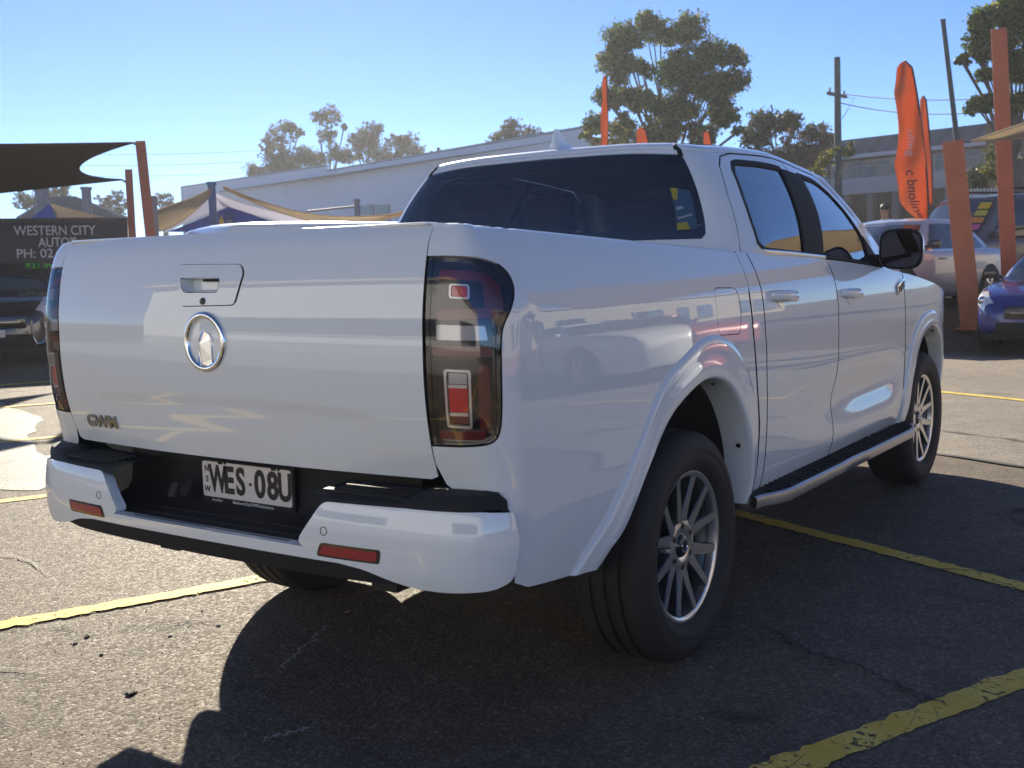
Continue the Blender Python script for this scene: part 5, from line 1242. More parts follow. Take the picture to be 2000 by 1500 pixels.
# ================================================================== other cars
CGLASS = mat('car_glass', (.020, .024, .028), .04, 0, .5, spec=.8)
def paint(name, c, metal=0, rough=.3): return mat(name, c, rough, metal, 1.0)
def make_car(name, label, loc, rz, L, W, H, pm, kind='sedan', cat_='car', glass_m=None, gz_=0.0):
    glass_m = glass_m or CGLASS
    root = empty(name, (loc[0], loc[1], gz_), rz); tag(root, label, cat_)
    h = W/2; k = 1 if kind == 'sedan' else (1.14 if kind == 'hatch' else 1.22); g0 = .19 if kind == 'sedan' else .24
    if kind == 'van': k = 1.26
    F = np.array([-.5, -.485, -.44, -.36, -.2, 0, .14, .25, .36, .43, .475, .5])
    if kind == 'sedan': zt = np.array([.62, .84, .95, .985, .99, .985, .975, .95, .90, .83, .74, .58])
    else: zt = np.array([.66, .88, .95, .97, .98, .98, .975, .96, .92, .86, .77, .58])*k/1.0*.97
    wd = np.array([.74, .85, .94, .985, 1, 1, .995, .99, .975, .93, .84, .66])*h
    zl = np.array([.40, .32, .26, .22, g0, g0, g0, g0, .22, .24, .27, .33])
    ft, fw, fl = pch(F*L, zt), pch(F*L, wd), pch(F*L, zl)
    sx_ = pch([0, .10, .22, .42, .62, .72, .82, .92, 1], [.86, .95, .99, 1.0, .985, .955, .83, .48, 0]); sz_ = pch([0, .10, .22, .42, .62, .72, .82, .92, 1], [0, .06, .22, .50, .80, .92, .985, 1.0, 1.015])
    def body(y, v):
        y = np.asarray(y, float); v = np.asarray(v, float); a = np.abs(v); w, z0, z1 = fw(y), fl(y), ft(y)
        return np.stack([np.sign(v + 1e-12)*sx_(a)*w, y + 0*a, z0 + sz_(a)*(z1 - z0)], -1)
    yv = np.concatenate([np.linspace(-.5, -.42, 7), np.linspace(-.40, .40, 25), np.linspace(.42, .5, 8)])*L; vv = np.concatenate([np.linspace(1e-6, 1, 22)]); vv = np.concatenate([vv, -vv[::-1][1:]])
    V = [body(y, v) for y in yv for v in vv]; nv = len(vv)
    o = mk('body', V, grid_faces(len(yv), nv) + [tuple(range(nv)), tuple(range((len(yv)-1)*nv, len(yv)*nv))[::-1]], pm, root, True, None); recalc(o.data); o.data.set_sharp_from_angle(angle=math.radians(50)); B = o
    MB().box((0, 0, .26), (W*.86, L*.9, .16), bev=.04).build('underbody', UNDER, root)
    # greenhouse
    if kind == 'sedan': bl = [(0, -.385), (.62, -.38), (.84, -.34), (.92, -.16), (.93, .05), (.90, .16), (.74, .225), (0, .265)]; rl = [(0, -.225), (.50, -.222), (.63, -.20), (.68, -.10), (.68, -.02), (.655, .035), (.56, .065), (0, .085)]
    elif kind == 'hatch': bl = [(0, -.475), (.62, -.472), (.84, -.43), (.92, -.22), (.93, .06), (.90, .19), (.74, .26), (0, .30)]; rl = [(0, -.40), (.52, -.395), (.65, -.36), (.69, -.16), (.69, -.01), (.66, .055), (.56, .09), (0, .11)]
    else: bl = [(0, -.485), (.66, -.482), (.86, -.45), (.93, -.25), (.94, .06), (.91, .17), (.76, .235), (0, .27)]; rl = [(0, -.455), (.60, -.452), (.74, -.42), (.78, -.22), (.78, -.02), (.75, .07), (.66, .105), (0, .125)]
    def loops(q, zf): 
        c = cat([(x*h, y*L, 0) for x, y in q], 12); c[:, 2] = zf(c); return c
    BL = loops(bl, lambda c: ft(c[:, 1]) - .03 - .05*(np.abs(c[:, 0])/h)**3); RL = loops(rl, lambda c: H - .075 + 0*c[:, 0] - .02*(np.abs(c[:, 0])/h) - .035*sstep(.0, .10, c[:, 1]/L)); NB = len(BL) - 1
    def green(s, t):
        s = np.asarray(s, float); kx = np.clip(np.abs(s), 0, 7)*12; i = np.arange(NB + 1); t = np.asarray(t, float)[..., None]
        b = np.stack([np.interp(kx, i, BL[:, j]) for j in range(3)], -1); r = np.stack([np.interp(kx, i, RL[:, j]) for j in range(3)], -1)
        p = b*(1-t) + r*t; d = np.stack([p[..., 0], p[..., 1]*.25, 0*p[..., 0]], -1); d = d/np.maximum(np.linalg.norm(d, axis=-1, keepdims=True), 1e-6)
        p = p + d*.035*4*t*(1-t); p[..., 0] *= np.where(s < 0, -1, 1); return p
    ss = np.concatenate([np.linspace(0, 7, 57), -np.linspace(7, 0, 57)[1:-1]]); ns = len(ss); V = [green(s, t) for t in np.linspace(0, 1, 7) for s in ss]
    rlp = np.array([green(s, 1.0) for s in ss])
    for q, dz in ((.985, .018), (.95, .034), (.88, .048), (.7, .062), (.4, .073), (.12, .075)):
        for p in rlp: cy = min(max(p[1], -.12*L), .0); V.append((p[0]*q, cy + (p[1] - cy)*q, p[2] + dz))
    o = mk('cabin', V, grid_faces(13, ns, True) + [tuple(range(12*ns, 13*ns))], pm, root, True, None); recalc(o.data); o.data.set_sharp_from_angle(angle=math.radians(45))
    def pane(nm, s0, s1, t0, t1, m=glass_m, par=root, off=.010, skew=0, n1=14):
        V = []
        for a in np.linspace(0, 1, n1):
            for b in np.linspace(0, 1, 6):
                s = s0 + (s1 - s0)*a + skew*b; p = green(np.array(s), np.array(t0 + (t1 - t0)*b)); d = np.array([p[0], p[1]*.6, .35*h]); V.append(p + d/np.linalg.norm(d)*off)
        o = mk(nm, V, grid_faces(n1, 6), m, par, True, None); return o
    ws = mk('windscreen', *((lambda V: (V, grid_faces(17, 6)))([ (lambda p: p + np.array([0, .008, .008]))(green(np.array(math.copysign(7 - abs(a), a if a else 1)), np.array(t))) for a in np.linspace(-1.12, 1.12, 17) for t in np.linspace(.05, .95, 6)])), glass_m, root, True, None)
    rw = mk('rear_window', *((lambda V: (V, grid_faces(15, 6)))([(lambda p: p + np.array([0, -.008, .008]))(green(np.array(a), np.array(t))) for a in np.linspace(-1.35, 1.35, 15) for t in np.linspace(.14, .92, 6)])), glass_m, root, True, None)
    for sd in (1, -1):
        for s0, s1, sk in ((2.35, 3.35, .15), (3.45, 4.95, .12)): pane('side_window', sd*s0, sd*s1, .08, .93, skew=sd*sk)
        pane('window_line', sd*2.2, sd*5.1, .01, .06, CHROME if kind != 'van' else BLACKP, off=.012)
        m_ = MB().box((sd*(h*.93 + .13), .155*L, float(ft(.155*L)) + .06), (.20, .11, .14), bev=.04, seg=3).cyl((sd*h*.88, .155*L, float(ft(.155*L)) + .0), (sd*(h*.93 + .08), .155*L, float(ft(.155*L)) + .03), .025).build('door_mirror', pm if kind != 'sedan' else GLOSSB, root)
        for y in (-.10, .06): q = body(y*L, .60); MB().box((sd*(q[0] + .02), y*L, q[2]), (.03, .20, .03), bev=.01).build('door_handle', pm, root)
        for y in (.30, -.29):
            wx, r = sd*(h - .10), .315 if kind == 'sedan' else .35
            wl_ = lathe('wheel', [(0, .085), (.10, .09), (.19, .085), (.215, .10), (r*.70, .105), (r*.70, .09)], ALLOYD, root, 'x', 32); wl_.location = (wx, y*L, r); wl_.rotation_euler.z = 0 if sd > 0 else math.pi
            lathe('tyre', [(r*.68, -.11), (r*.9, -.115), (r, -.085), (r, .085), (r*.92, .112), (r*.70, .108)], RUBBER, wl_, 'x', 36)
            sp = MB()
            for q in range(5): a = q*2*math.pi/5; sp.box((.102, math.cos(a)*r*.36, math.sin(a)*r*.36), (.02, r*.62, .055), rot=Matrix.Rotation(a, 3, 'X'), bev=.006)
            sp.build('rim', ALLOY, wl_)
            N_ = 18; V = []
            for q in range(N_ + 1):
                a = math.pi*(-.08 + 1.16*q/N_)
                for rr, dx in ((r*1.22, .004), (r*1.13, .012), (r*.9, .012)): 
                    y_, z_ = y*L + rr*math.cos(a), r*.98 + rr*math.sin(a); V.append((sd*(float(fw(y_)) + dx), y_, max(z_, .16)))
            mk('wheel_arch', V, grid_faces(N_ + 1, 3), BLACKP, root, True, None)
    def patch(nm, y0, y1, v0, v1, m, off=.010, par=root, n1=8):
        V = []
        for a in np.linspace(y0, y1, n1):
            for b in np.linspace(v0, v1, 6): p = body(a, b); d = p - np.array([0, 0 if abs(a) < .4*L else a*.85, p[2]*.9]); V.append(p + d/np.linalg.norm(d)*off)
        return mk(nm, V, grid_faces(n1, 6), m, par, True, None)
    root['front_y'] = L/2
    return root, body, green, patch, pane

def face_cam(p, extra=0):
    d = CAM_LOC - Vector(p); return math.atan2(-d.x, d.y) + extra
LAMPW = mat('lamp_chrome', (.75, .76, .78), .08, .9, 1.0); LAMPC = mat('lamp_lens', (.78, .80, .82), .12, .3, 1.0); GREENT = mat('windscreen_green', (.10, .55, .06), .5); YPLATE = mat('yellow_plate', (.62, .50, .02), .4)
def front_kit(root, body, patch, L, W, tall=1.0, plate=None, hooks=False):
    h = W/2
    for sd in (1, -1):
        hl_ = patch('headlight', L*.425, L*.486, sd*.56, sd*.82, LAMPC, .012); q = body(L*.468, .70); MB().sphere((sd*q[0]*1.0, q[1] + .01, q[2]), .055).build('lamp_bowl', LAMPW, hl_)
        y = L*.489
        if hooks:
            p = body(L*.488, .40); x0 = p[0]*1.02; V = [(sd*(x0 - .02), p[1] + .05, p[2] + .14), (sd*(x0 + .02), p[1] + .04, p[2] - .02), (sd*(x0 - .02), p[1] + .05, p[2] - .17), (sd*(x0 - .12), p[1] + .08, p[2] - .20), (sd*(x0 - .16), p[1] + .09, p[2] - .10), (sd*(x0 - .17), p[1] + .09, p[2] + .14)]
            tubes('daytime_lamp', [(V, .014)], LAMPW, root, 6)
    f = L/2; zt = float(body(f, 1.0)[2])
    gr = MB().box((0, f - .005, zt*1.0 - .03), (W*.50, .04, .17*tall), bev=.02).build('grille', GLOSSB, root); MB().box((0, f + .022, zt - .03), (W*.42, .01, .016)).build('grille_bar', CHROME, gr); em_ = lathe('emblem', [(.025, f + .026), (.05, f + .032), (.056, f + .026)], CHROME, gr, 'y', 24); em_.location = (0, 0, zt - .02)
    MB().box((0, f - .02, .37*tall), (W*.62, .05, .13), bev=.02).build('lower_intake', BLACKP, root)
    if plate:
        pl2 = MB().box((0, f + .03, .50), (.372, .012, .107), bev=.003).build('number_plate', plate[1], root)
        if plate[0].strip(): text('plate_lettering', plate[0].strip(), .10, (.13, f + .0375, .50), (-1, 0, 0), (0, 0, 1), PLATEK, pl2, extrude=.001, xs=.8, bold=.001)

# black SUV under the dark sail, nose to the camera
p = at(2, 640, 19.4); rz = face_cam(p, -.06)
r_, bd_, gn_, pt_, pn_ = make_car('parked_suv', 'glossy black parked SUV in front of the black sign, green price on its windscreen', p, rz, 4.5, 1.86, 1.66, paint('black_paint', (.030, .035, .052), .2, .2), 'suv', 'car')
front_kit(r_, bd_, pt_, 4.5, 1.86, 1.15, (' ', PLATEW), hooks=True)
q = gn_(np.array(-5.85), np.array(.80)); text('price_lettering', '$21,990', .155, (q[0], q[1] + .035, q[2] + .03), (-1, -.25, 0), (0, -.62, .6), GREENT, r_, extrude=.002, bold=.004)
# white wagon hidden behind the tailgate: its roof shows over it, its shadow falls behind the truck
make_car('white_wagon', 'white parked wagon behind the tailgate, only its roof showing', (-4.20, 6.25), math.radians(-24.3), 4.6, 1.85, 1.76, paint('white_car_paint', (.78, .78, .77)), 'suv')
# blue car at the right edge
p = at(2098, 600, 17.2); rz = face_cam(p, -.16)
r_, bd_, gn_, pt_, pn_ = make_car('blue_sedan', 'deep blue parked car with bright headlight and yellow plate beside the orange posts', p, rz, 4.4, 1.80, 1.42, paint('blue_paint', (.014, .026, .21), .1, .25), 'sedan')
front_kit(r_, bd_, pt_, 4.4, 1.80, 1.0, ('D      ', YPLATE))
# silver sedan beyond the door mirror
p = at(1755, 520, 18.9); rz = face_cam(p, -.50)
r_, bd_, gn_, pt_, pn_ = make_car('silver_sedan', 'silver parked sedan behind the truck door mirror, decal letters on its side', p, rz, 4.7, 1.82, 1.47, paint('silver_paint', (.44, .50, .57), .15, .3), 'sedan', gz_=gz(p))
front_kit(r_, bd_, pt_, 4.7, 1.82)
for sd in (1, -1):
    q = bd_(-.10*4.7, .40); text('door_decal', 'LAA', .30, (sd*(q[0] + .012), q[1], q[2]), (0, sd, 0), (0, 0, 1), PLATEK, r_, bold=.01); q = bd_(-.10*4.7, .25); MB().box((sd*(q[0] + .010), q[1], q[2] + .02), (.006, .62, .11)).build('door_decal', mat('decal_green', (.45, .52, .05), .5), r_)
# dark hatchback behind it
p = at(1722, 480, 27.0); rz = face_cam(p, -.6)
make_car('dark_hatchback', 'dark maroon hatchback parked behind the silver sedan', p, rz, 4.3, 1.78, 1.62, paint('maroon_paint', (.045, .014, .016), .2, .3), 'hatch', gz_=gz(p))
p = at(1662, 460, 31.0); make_car('blue_hatchback', 'small bright blue hatchback roof beyond the maroon hatchback', p, face_cam(p, .9), 4.0, 1.72, 1.55, paint('bright_blue_paint', (.05, .13, .42), .2, .3), 'hatch', gz_=gz(p))
p = at(1810, 470, 33.0); make_car('white_hatchback', 'white hatchback roof showing behind the flags', p, face_cam(p, .7), 4.1, 1.74, 1.62, paint('white_car_paint', (.78, .78, .77)), 'hatch', gz_=gz(p))
# big grey wagon with stickers on the windscreen
p = at(1925, 520, 23.4); rz = face_cam(p, -.75)
r_, bd_, gn_, pt_, pn_ = make_car('grey_wagon', 'tall grey four wheel drive wagon with yellow and pink windscreen stickers', p, rz, 4.95, 1.95, 2.02, paint('bronze_grey_paint', (.13, .12, .125), .4, .35), 'van', gz_=gz(p))
front_kit(r_, bd_, pt_, 4.95, 1.95, 1.3)
STK = [('sticker_yellow_round', (.80, .50, .02), .80, .16), ('sticker_yellow2', (.62, .55, .08), .62, .13), ('sticker_orange', (.75, .28, .05), .45, .13), ('sticker_pink', (.62, .12, .30), .28, .13)]
for nm, c, t_, w in STK:
    for a0 in (5.95,):
        V = [(lambda p: p + np.array([0, .016, .016]))(gn_(np.array(-a_), np.array(tt_))) for a_ in np.linspace(a0 + (.8 - t_)*.0, a0 + .42, 5) for tt_ in np.linspace(t_ - w/2, t_ + w/2, 4)]
        mk('windscreen_sticker', V, grid_faces(5, 4), mat(nm, c, .6), r_, True, None)
for sd in (-1, 1): tubes('roof_rail', [([(sd*.66, -1.9, 2.03), (sd*.66, -1.6, 2.09), (sd*.66, .0, 2.09), (sd*.66, .25, 2.03)], .025)], BLACKP, r_, 8)
# cars outside the frame on the right, mirrored in the truck's flank
make_car('white_hatch', 'white hatchback parked on the right side of the yard', (6.8, 9.5), math.radians(112), 4.2, 1.76, 1.52, paint('white_car_paint', (.78, .78, .77)), 'hatch')
make_car('red_sedan', 'red sedan parked on the right side of the yard', (7.6, 13.4), math.radians(112), 4.6, 1.80, 1.45, paint('red_paint', (.35, .02, .015), .1, .3), 'sedan')

# ================================================================== trees, shrubs, person
def leafmat(name, c, tr=.45, var=.5):
    m = bpy.data.materials.new(name); m.use_nodes = True; n, l = nt(m); n.remove(n['Principled BSDF']); MATS[name] = m
    g_ = n.new('ShaderNodeNewGeometry'); tc = n.new('ShaderNodeTexCoord'); w = n.new('ShaderNodeTexNoise'); w.inputs['Scale'].default_value = .9; w.inputs['Detail'].default_value = 3; l.new(tc.outputs['Object'], w.inputs[0])
    ad = n.new('ShaderNodeMath'); ad.operation = 'ADD'; l.new(g_.outputs['Random Per Island'], ad.inputs[0]); l.new(w.outputs[0], ad.inputs[1])
    mr = n.new('ShaderNodeMapRange'); mr.inputs['From Max'].default_value = 1.6; mr.inputs['From Min'].default_value = .3; mr.inputs['To Min'].default_value = 1 - var; mr.inputs['To Max'].default_value = 1 + var; l.new(ad.outputs[0], mr.inputs[0])
    mx = n.new('ShaderNodeMix'); mx.data_type = 'RGBA'; mx.blend_type = 'MULTIPLY'; mx.inputs[0].default_value = 1; mx.inputs[6].default_value = (*c, 1); l.new(mr.outputs[0], mx.inputs[7])
    d = n.new('ShaderNodeBsdfDiffuse'); t = n.new('ShaderNodeBsdfTranslucent'); gl = n.new('ShaderNodeBsdfGlossy'); gl.inputs['Roughness'].default_value = .42; gl.inputs[0].default_value = (.5, .5, .5, 1)
    s = n.new('ShaderNodeMixShader'); s.inputs[0].default_value = tr; s2 = n.new('ShaderNodeMixShader'); s2.inputs[0].default_value = .06
    l.new(mx.outputs[2], d.inputs[0]); l.new(mx.outputs[2], t.inputs[0]); l.new(d.outputs[0], s.inputs[1]); l.new(t.outputs[0], s.inputs[2]); l.new(s.outputs[0], s2.inputs[1]); l.new(gl.outputs[0], s2.inputs[2]); l.new(s2.outputs[0], n['Material Output'].inputs[0]); return m
LF = {'gum': [leafmat('gum_leaf', (.095, .12, .065)), leafmat('gum_leaf_dark', (.085, .075, .060)), leafmat('gum_leaf_bronze', (.145, .11, .065))],
      'fig': [leafmat('green_leaf', (.095, .175, .04)), leafmat('green_leaf_dark', (.05, .075, .028)), leafmat('yellow_leaf', (.26, .23, .05), .5)],
      'dark': [leafmat('deep_leaf', (.05, .08, .03)), leafmat('deep_leaf_dark', (.04, .05, .026)), leafmat('rusty_leaf', (.14, .085, .035))],
      'grey': [leafmat('grey_twig', (.13, .11, .105)), leafmat('grey_twig_dark', (.09, .075, .075)), leafmat('rusty_twig', (.17, .105, .06))],
      'lime': [leafmat('lime_leaf', (.20, .19, .035)), leafmat('green_shrub', (.08, .10, .028)), leafmat('lime_dark', (.10, .11, .03))]}
BARK = mat('bark', (.13, .105, .085), .9, noise=(4, .35), bump=(14, .6, .02)); BARKG = mat('pale_bark', (.13, .115, .10), .85, noise=(3, .3), bump=(10, .4, .02))
def leaf_mesh(clumps, size, dens, rng, shell=.55, aspect=.42):
    """clumps: (centre, radii) -> sprays of drooping leaves on twigs scattered softly about each centre"""
    VV, mi = [], []
    for c, r in clumps:
        r = np.array(r); n_t = max(6, int(dens*.80*(r[0]*r[1] + r[1]*r[2] + r[0]*r[2])/3/size**2)); per = 15
        d = rng.normal(size=(n_t, 3)); d /= np.linalg.norm(d, axis=1, keepdims=True); rad = .35 + .62*rng.random(n_t)**.6 + .13*rng.normal(size=n_t)
        T = np.array(c) + d*np.abs(rad)[:, None]*r; T[:, 2] += .10*r[2]
        k = np.repeat(np.arange(n_t), per); n_ = len(k); sp = min(size*1.3, .17*float(r.mean()))
        out = d[k]*.7 + np.array([0, 0, .15]); P = T[k] + rng.normal(size=(n_, 3))*sp*np.array([1, 1, .62]) + out*rng.normal(size=(n_, 1))*sp*.7
        a = rng.normal(size=(n_, 3)) + d[k]*.5 + np.array([0, 0, -.55]); a /= np.linalg.norm(a, axis=1, keepdims=True); b = np.cross(a, rng.normal(size=(n_, 3))); b /= np.linalg.norm(b, axis=1, keepdims=True)
        s = size*(.55 + .8*rng.random(n_))[:, None]
        q = np.stack([P - a*s*.5, P + b*s*aspect*.5 - a*s*.05, P + a*s*.5, P - b*s*aspect*.5 - a*s*.05], 1); VV.append(q)
        tone = rng.random(n_t)*.75 + .25*rng.random(); mt = np.where(tone < .46, 0, np.where(tone < .80, 1, 2)); mi.append(np.where(rng.random(n_) < .78, mt[k], rng.integers(0, 3, n_)))
    Q = np.concatenate(VV); M_ = np.concatenate(mi); n_ = len(Q)
    me = bpy.data.meshes.new('crown'); me.vertices.add(4*n_); me.vertices.foreach_set('co', Q.reshape(-1).astype(np.float32)); me.loops.add(4*n_); me.loops.foreach_set('vertex_index', np.arange(4*n_, dtype=np.int32))
    me.polygons.add(n_); me.polygons.foreach_set('loop_start', np.arange(0, 4*n_, 4, dtype=np.int32)); me.update(); me.validate()
    return me, M_
def tree(name, label, base, clumps, kind, size, dens, bark, r0, seed, cat_='tree', group=None, shell=.5, twigs=True):
    rng = np.random.default_rng(seed); root = empty(name, base); b = np.array(base); tag(root, label, cat_, group)
    C = [(np.array(c) - b, np.array(r) if hasattr(r, '__len__') else np.array([r, r, r*.8])) for c, r in clumps]
    # break each clump into a few uneven lobes
    sub = []
    for c, r in C:
        sub.append((c, r*.80))
        for k in range(4): d = rng.normal(size=3); d /= np.linalg.norm(d); sub.append((c + d*r*(.55 + .4*rng.random()), r*(.34 + .28*rng.random())))
    me, mi = leaf_mesh(sub, size, dens, rng, shell); cr_ = link('crown', me, LF[kind], root, False); me.polygons.foreach_set('material_index', mi.astype(np.int32)); me.update()
    top = np.mean([c for c, r in C], 0); fork = np.array([top[0]*.5, top[1]*.5, max(.3, min(c[2] - r[2] for c, r in C)*.75)])
    items = [([(0, 0, -.1), fork*np.array([.4, .4, .5]) + rng.normal(size=3)*[.1, .1, 0], fork], [r0*1.25, r0*.95, r0*.8])]
    for c, r in C:
        mid = fork + (c - fork)*.5 + rng.normal(size=3)*.25*r.mean()*.4; items.append(([fork, mid, c, c + np.array([0, 0, r[2]*.5])], [r0*.24, r0*.12, r0*.05, r0*.02]))
        for k in range(3):
            d = rng.normal(size=3); d[2] = abs(d[2]); d /= np.linalg.norm(d); items.append(([mid, c + d*r*.4, c + d*r*.85], [r0*.10, r0*.05, r0*.02]))
    tubes('trunk', items, bark, root, 7); return root
def ck(px, py, d, rpx, squash=.8):
    k = d/FPX; return (at(px, py, d), np.array([rpx*k, rpx*k, rpx*k*squash]))
def tbase(px, d): q = at(px, 500, d); return (q.x, q.y, gz(q))
GUMS = 'gum trees behind the warehouse'
tree('gum_tree', 'gum tree with two stacked crowns on a thin trunk, tallest behind the warehouse', tbase(645, 88), [ck(622, 232, 88, 20), ck(646, 228, 88, 25), ck(640, 268, 88, 20), ck(672, 248, 88, 8), ck(660, 300, 88, 26)], 'gum', 0.226, 3.27, BARK, .30, 11, shell=.4)
tree('gum_tree', 'open crowned gum tree leaning left of the tallest gum', tbase(540, 86), [ck(548, 258, 86, 30), ck(524, 282, 86, 18), ck(572, 262, 86, 16), ck(545, 295, 86, 22), ck(585, 262, 86, 8)], 'gum', 0.219, 3.27, BARK, .28, 12, shell=.4)
tree('gum_tree', 'dense bronze gum thicket crown at the left end behind the warehouse', tbase(540, 82), [ck(500, 335, 82, 26), ck(530, 318, 82, 32), ck(575, 315, 82, 34), ck(615, 315, 82, 30), ck(560, 340, 82, 40)], 'gum', 0.200, 3.27, BARK, .3, 13)
tree('gum_tree', 'round topped gum tree right of the tallest gum', tbase(728, 88), [ck(728, 258, 88, 24), ck(690, 275, 88, 22), ck(715, 290, 88, 34), ck(740, 298, 88, 30), ck(680, 305, 88, 28)], 'gum', 0.219, 3.27, BARK, .3, 14)
tree('gum_tree', 'drooping bronze gum tree at the right end behind the warehouse', tbase(795, 86), [ck(790, 285, 86, 26), ck(815, 298, 86, 24), ck(770, 272, 86, 14), ck(790, 310, 86, 26), ck(765, 300, 86, 16), ck(855, 303, 86, 12)], 'gum', 0.212, 3.27, BARK, .28, 15)
tree('gum_tree', 'brown green gum tree above the truck roof beside the antenna fin', tbase(1000, 66), [ck(1000, 250, 66, 26), ck(975, 272, 66, 24), ck(1030, 268, 66, 24), ck(1000, 285, 66, 32), ck(1060, 270, 66, 14)], 'gum', 0.164, 3.27, BARK, .28, 16)
tree('leafy_tree', 'large green leafy tree rising above the truck roof, sky showing through', tbase(1310, 40), [ck(1215, 75, 40, 42), ck(1275, 60, 40, 38), ck(1345, 55, 40, 40), ck(1385, 105, 40, 42), ck(1435, 115, 40, 26), ck(1205, 130, 40, 40), ck(1255, 135, 40, 22), ck(1330, 150, 40, 52), ck(1400, 170, 40, 48), ck(1185, 190, 40, 32), ck(1250, 195, 40, 34), ck(1320, 215, 40, 50), ck(1410, 225, 40, 36), ck(1160, 240, 40, 26), ck(1220, 250, 40, 28), ck(1290, 265, 40, 40), ck(1370, 265, 40, 34), ck(1445, 255, 40, 14)], 'fig', 0.142, 9.60, BARKG, .34, 17, shell=.45)
tree('yellowing_shrub', 'yellowing shrub at the foot of the large leafy tree above the cab', tbase(1180, 36), [ck(1150, 268, 36, 22), ck(1205, 262, 36, 24), ck(1270, 240, 36, 18)], 'lime', 0.130, 2.15, BARK, .16, 18)
tree('dark_tree', 'dark rounded tree with rusty top beside the power pole', tbase(1540, 46), [ck(1500, 240, 46, 36), ck(1545, 240, 46, 32), ck(1475, 280, 46, 34), ck(1590, 262, 46, 30), ck(1560, 320, 46, 50), ck(1510, 330, 46, 50)], 'dark', 0.161, 5.87, BARK, .3, 19)
tree('bare_shrub', 'purplish grey half bare tree between the dark tree and the power pole', tbase(1570, 43), [ck(1545, 275, 43, 28), ck(1590, 290, 43, 30), ck(1615, 275, 43, 20), ck(1570, 310, 43, 30)], 'grey', 0.139, 1.25, BARK, .2, 20)
tree('green_shrub', 'bright green shrub at the foot of the power pole', tbase(1625, 38), [ck(1615, 305, 38, 20), ck(1655, 292, 38, 18), ck(1600, 335, 38, 22)], 'lime', 0.130, 2.15, BARK, .14, 21)
tree('tall_tree', 'tall tree with drooping leafy branches behind the tall orange post', tbase(2010, 31), [ck(1925, 40, 31, 32), ck(1965, 30, 31, 40), ck(1905, 85, 31, 26), ck(1945, 100, 31, 34), ck(1882, 118, 31, 14), ck(1925, 150, 31, 22), ck(1915, 205, 31, 26), ck(1985, 130, 31, 36), ck(1940, 195, 31, 16), ck(1985, 200, 31, 30), ck(2010, 60, 31, 50), ck(2040, 150, 31, 50)], 'fig', 0.114, 9.60, BARK, .3, 22, shell=.4)
tree('lime_shrub', 'yellow green shrub beside the tall orange post above the grey wagon', tbase(1970, 34), [ck(1950, 300, 34, 24), ck(1985, 320, 34, 28), ck(1940, 340, 34, 20), ck(1975, 350, 34, 26)], 'lime', 0.121, 2.15, BARK, .14, 23)
tree('dark_shrub', 'dark shrub in shade between the two orange posts', tbase(1915, 36), [ck(1905, 345, 36, 22), ck(1925, 335, 36, 20), ck(1910, 362, 36, 22)], 'dark', 0.113, 5.87, BARK, .14, 24)
tree('far_tree', 'hazy round tree left of the hipped roof', tbase(70, 70), [ck(45, 395, 70, 22), ck(85, 385, 70, 22), ck(115, 378, 70, 22), ck(70, 405, 70, 26)], 'gum', 0.182, 3.27, BARK, .25, 25)
tree('far_tree', 'hazy sparse tree right of the hipped roof', tbase(218, 72), [ck(205, 395, 72, 16), ck(228, 385, 72, 16), ck(240, 405, 72, 18), ck(215, 410, 72, 20)], 'gum', 0.182, 3.27, BARK, .22, 26)
tree('far_tree', 'hazy tree between the tall rust post and the tan sail', tbase(325, 74), [ck(318, 392, 74, 18), ck(330, 402, 74, 14)], 'gum', 0.182, 3.27, BARK, .22, 27)

# ---------------------------------------------------------------- person standing between the parked cars
SKIN = mat('skin', (.42, .25, .18), .55, noise=(8, .08)); HAIR = mat('dark_hair', (.022, .016, .013), .6); SHIRT = mat('dark_shirt', (.03, .03, .04), .85, noise=(12, .2)); TROU = mat('dark_trousers', (.05, .05, .06), .85, noise=(12, .2))
def skin_mesh(name, pts, edges, rad, m, parent, root_i=0, lv=2):
    me = bpy.data.meshes.new(name); me.from_pydata(pts, edges, []); o = bpy.data.objects.new(name, me); COL.objects.link(o); o.parent = parent
    sk = o.modifiers.new('skin', 'SKIN'); sk.use_smooth_shade = True
    for i, v in enumerate(me.skin_vertices[0].data): r = rad[i]; v.radius = (r, r) if not hasattr(r, '__len__') else r; v.use_root = (i == root_i)
    sb = o.modifiers.new('smooth', 'SUBSURF'); sb.levels = lv; sb.render_levels = lv; me.materials.append(m); return o
pp_ = at(1729, 500, 22.9); per = empty('person', (pp_.x, pp_.y, gz(pp_)), face_cam(pp_, math.radians(-35))); per.scale = (1.06, 1.06, 1.06); tag(per, 'person in dark shirt with short dark hair standing behind the silver sedan', 'person')
P_ = [(0, 0, .95), (0, .0, 1.10), (0, .0, 1.28), (0, .0, 1.42), (0, .01, 1.50), (0, .03, 1.57), (0, .05, 1.64), (0, .045, 1.71)]
Rr = [(.16, .12), (.145, .105), (.165, .11), (.12, .085), (.055, .055), (.062, .072), (.075, .092), (.062, .078)]
E_ = [(i, i+1) for i in range(7)]
def limb(pts, rads, start):
    k = len(P_); P_.extend(pts); Rr.extend(rads); E_.append((start, k)); E_.extend([(k+i, k+i+1) for i in range(len(pts)-1)]); return len(P_) - 1
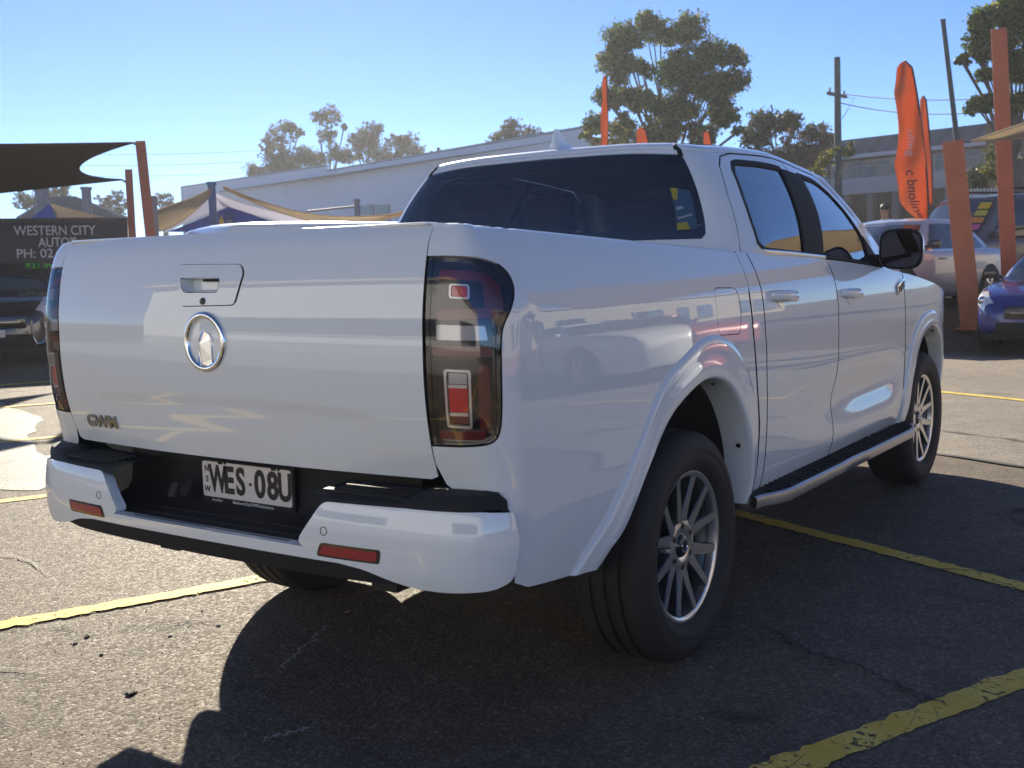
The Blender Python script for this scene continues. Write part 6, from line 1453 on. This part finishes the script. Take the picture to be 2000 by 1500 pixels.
for s in (-1, 1):
    w = limb([(s*.17, 0, 1.42), (s*.215, -.01, 1.26), (s*.225, .02, 1.10), (s*.20, .16, 1.06), (s*.17, .24, 1.08)], [.058, .050, .042, .034, .026], 3)
    hnd = limb([(s*.16, .285, 1.09)], [.030], w)
    for k in range(4): limb([(s*(.16 + (k-1.5)*.018), .325, 1.09), (s*(.16 + (k-1.5)*.019), .35, 1.08 - .004*k), (s*(.16 + (k-1.5)*.019), .362, 1.065)], [.010, .009, .008], hnd)
    limb([(s*.125, .29, 1.105), (s*.115, .315, 1.11)], [.011, .009], hnd)
    limb([(s*.10, 0, .86), (s*.105, .01, .50), (s*.105, -.01, .10), (s*.11, .04, .045), (s*.115, .15, .035)], [.088, .062, .044, .045, .036], 0)
bodyo = skin_mesh('body', P_, E_, Rr, SKIN, per)
skin_mesh('shirt', P_[:5] + [(s*a, b, c) for s in (-1, 1) for a, b, c in ((.17, 0, 1.42), (.215, -.01, 1.26), (.225, .01, 1.16))], [(0, 1), (1, 2), (2, 3), (3, 4), (3, 5), (5, 6), (6, 7), (3, 8), (8, 9), (9, 10)], [(.172, .132), (.16, .12), (.178, .124), (.135, .10), (.062, .062), .072, .064, .060, .072, .064, .060], SHIRT, per)
skin_mesh('trousers', [(0, 0, .98), (-.10, 0, .86), (-.105, .01, .5), (-.105, -.005, .09), (.10, 0, .86), (.105, .01, .5), (.105, -.005, .09)], [(0, 1), (1, 2), (2, 3), (0, 4), (4, 5), (5, 6)], [(.17, .13), .10, .08, .068, .10, .08, .068], TROU, per)
hh = MB().sphere((0, .025, 1.705), .098, (.86, 1.03, .86), 12); hair = hh.build('hair', HAIR, per)
for s in (-1, 1): MB().sphere((s*.030, .128, 1.665), .011, n=6).build('eye', GLOSSB, per); MB().sphere((s*.078, .045, 1.655), .022, (.4, .8, 1.2), 6).build('ear', SKIN, per)
MB().sphere((0, .148, 1.640), .015, (.8, 1.1, 1.5), 6).build('nose', SKIN, per); MB().box((0, .136, 1.602), (.045, .012, .009), bev=.003).build('mouth', mat('lips', (.30, .12, .10), .5), per)

# ================================================================== sunlit air
hz = MB().box((-25, 35, 6.5), (170, 150, 15)).build('haze', None, None, False); hz['kind'] = 'stuff'; hz['label'] = 'thin bright haze against the low sun'
hm = bpy.data.materials.new('haze'); hm.use_nodes = True; n, l = nt(hm); n.remove(n['Principled BSDF'])
pv = n.new('ShaderNodeVolumePrincipled'); pv.inputs['Color'].default_value = (.90, .93, 1.0, 1); pv.inputs['Density'].default_value = .0008; pv.inputs['Anisotropy'].default_value = .45
l.new(pv.outputs[0], n['Material Output'].inputs['Volume']); hz.data.materials.append(hm)
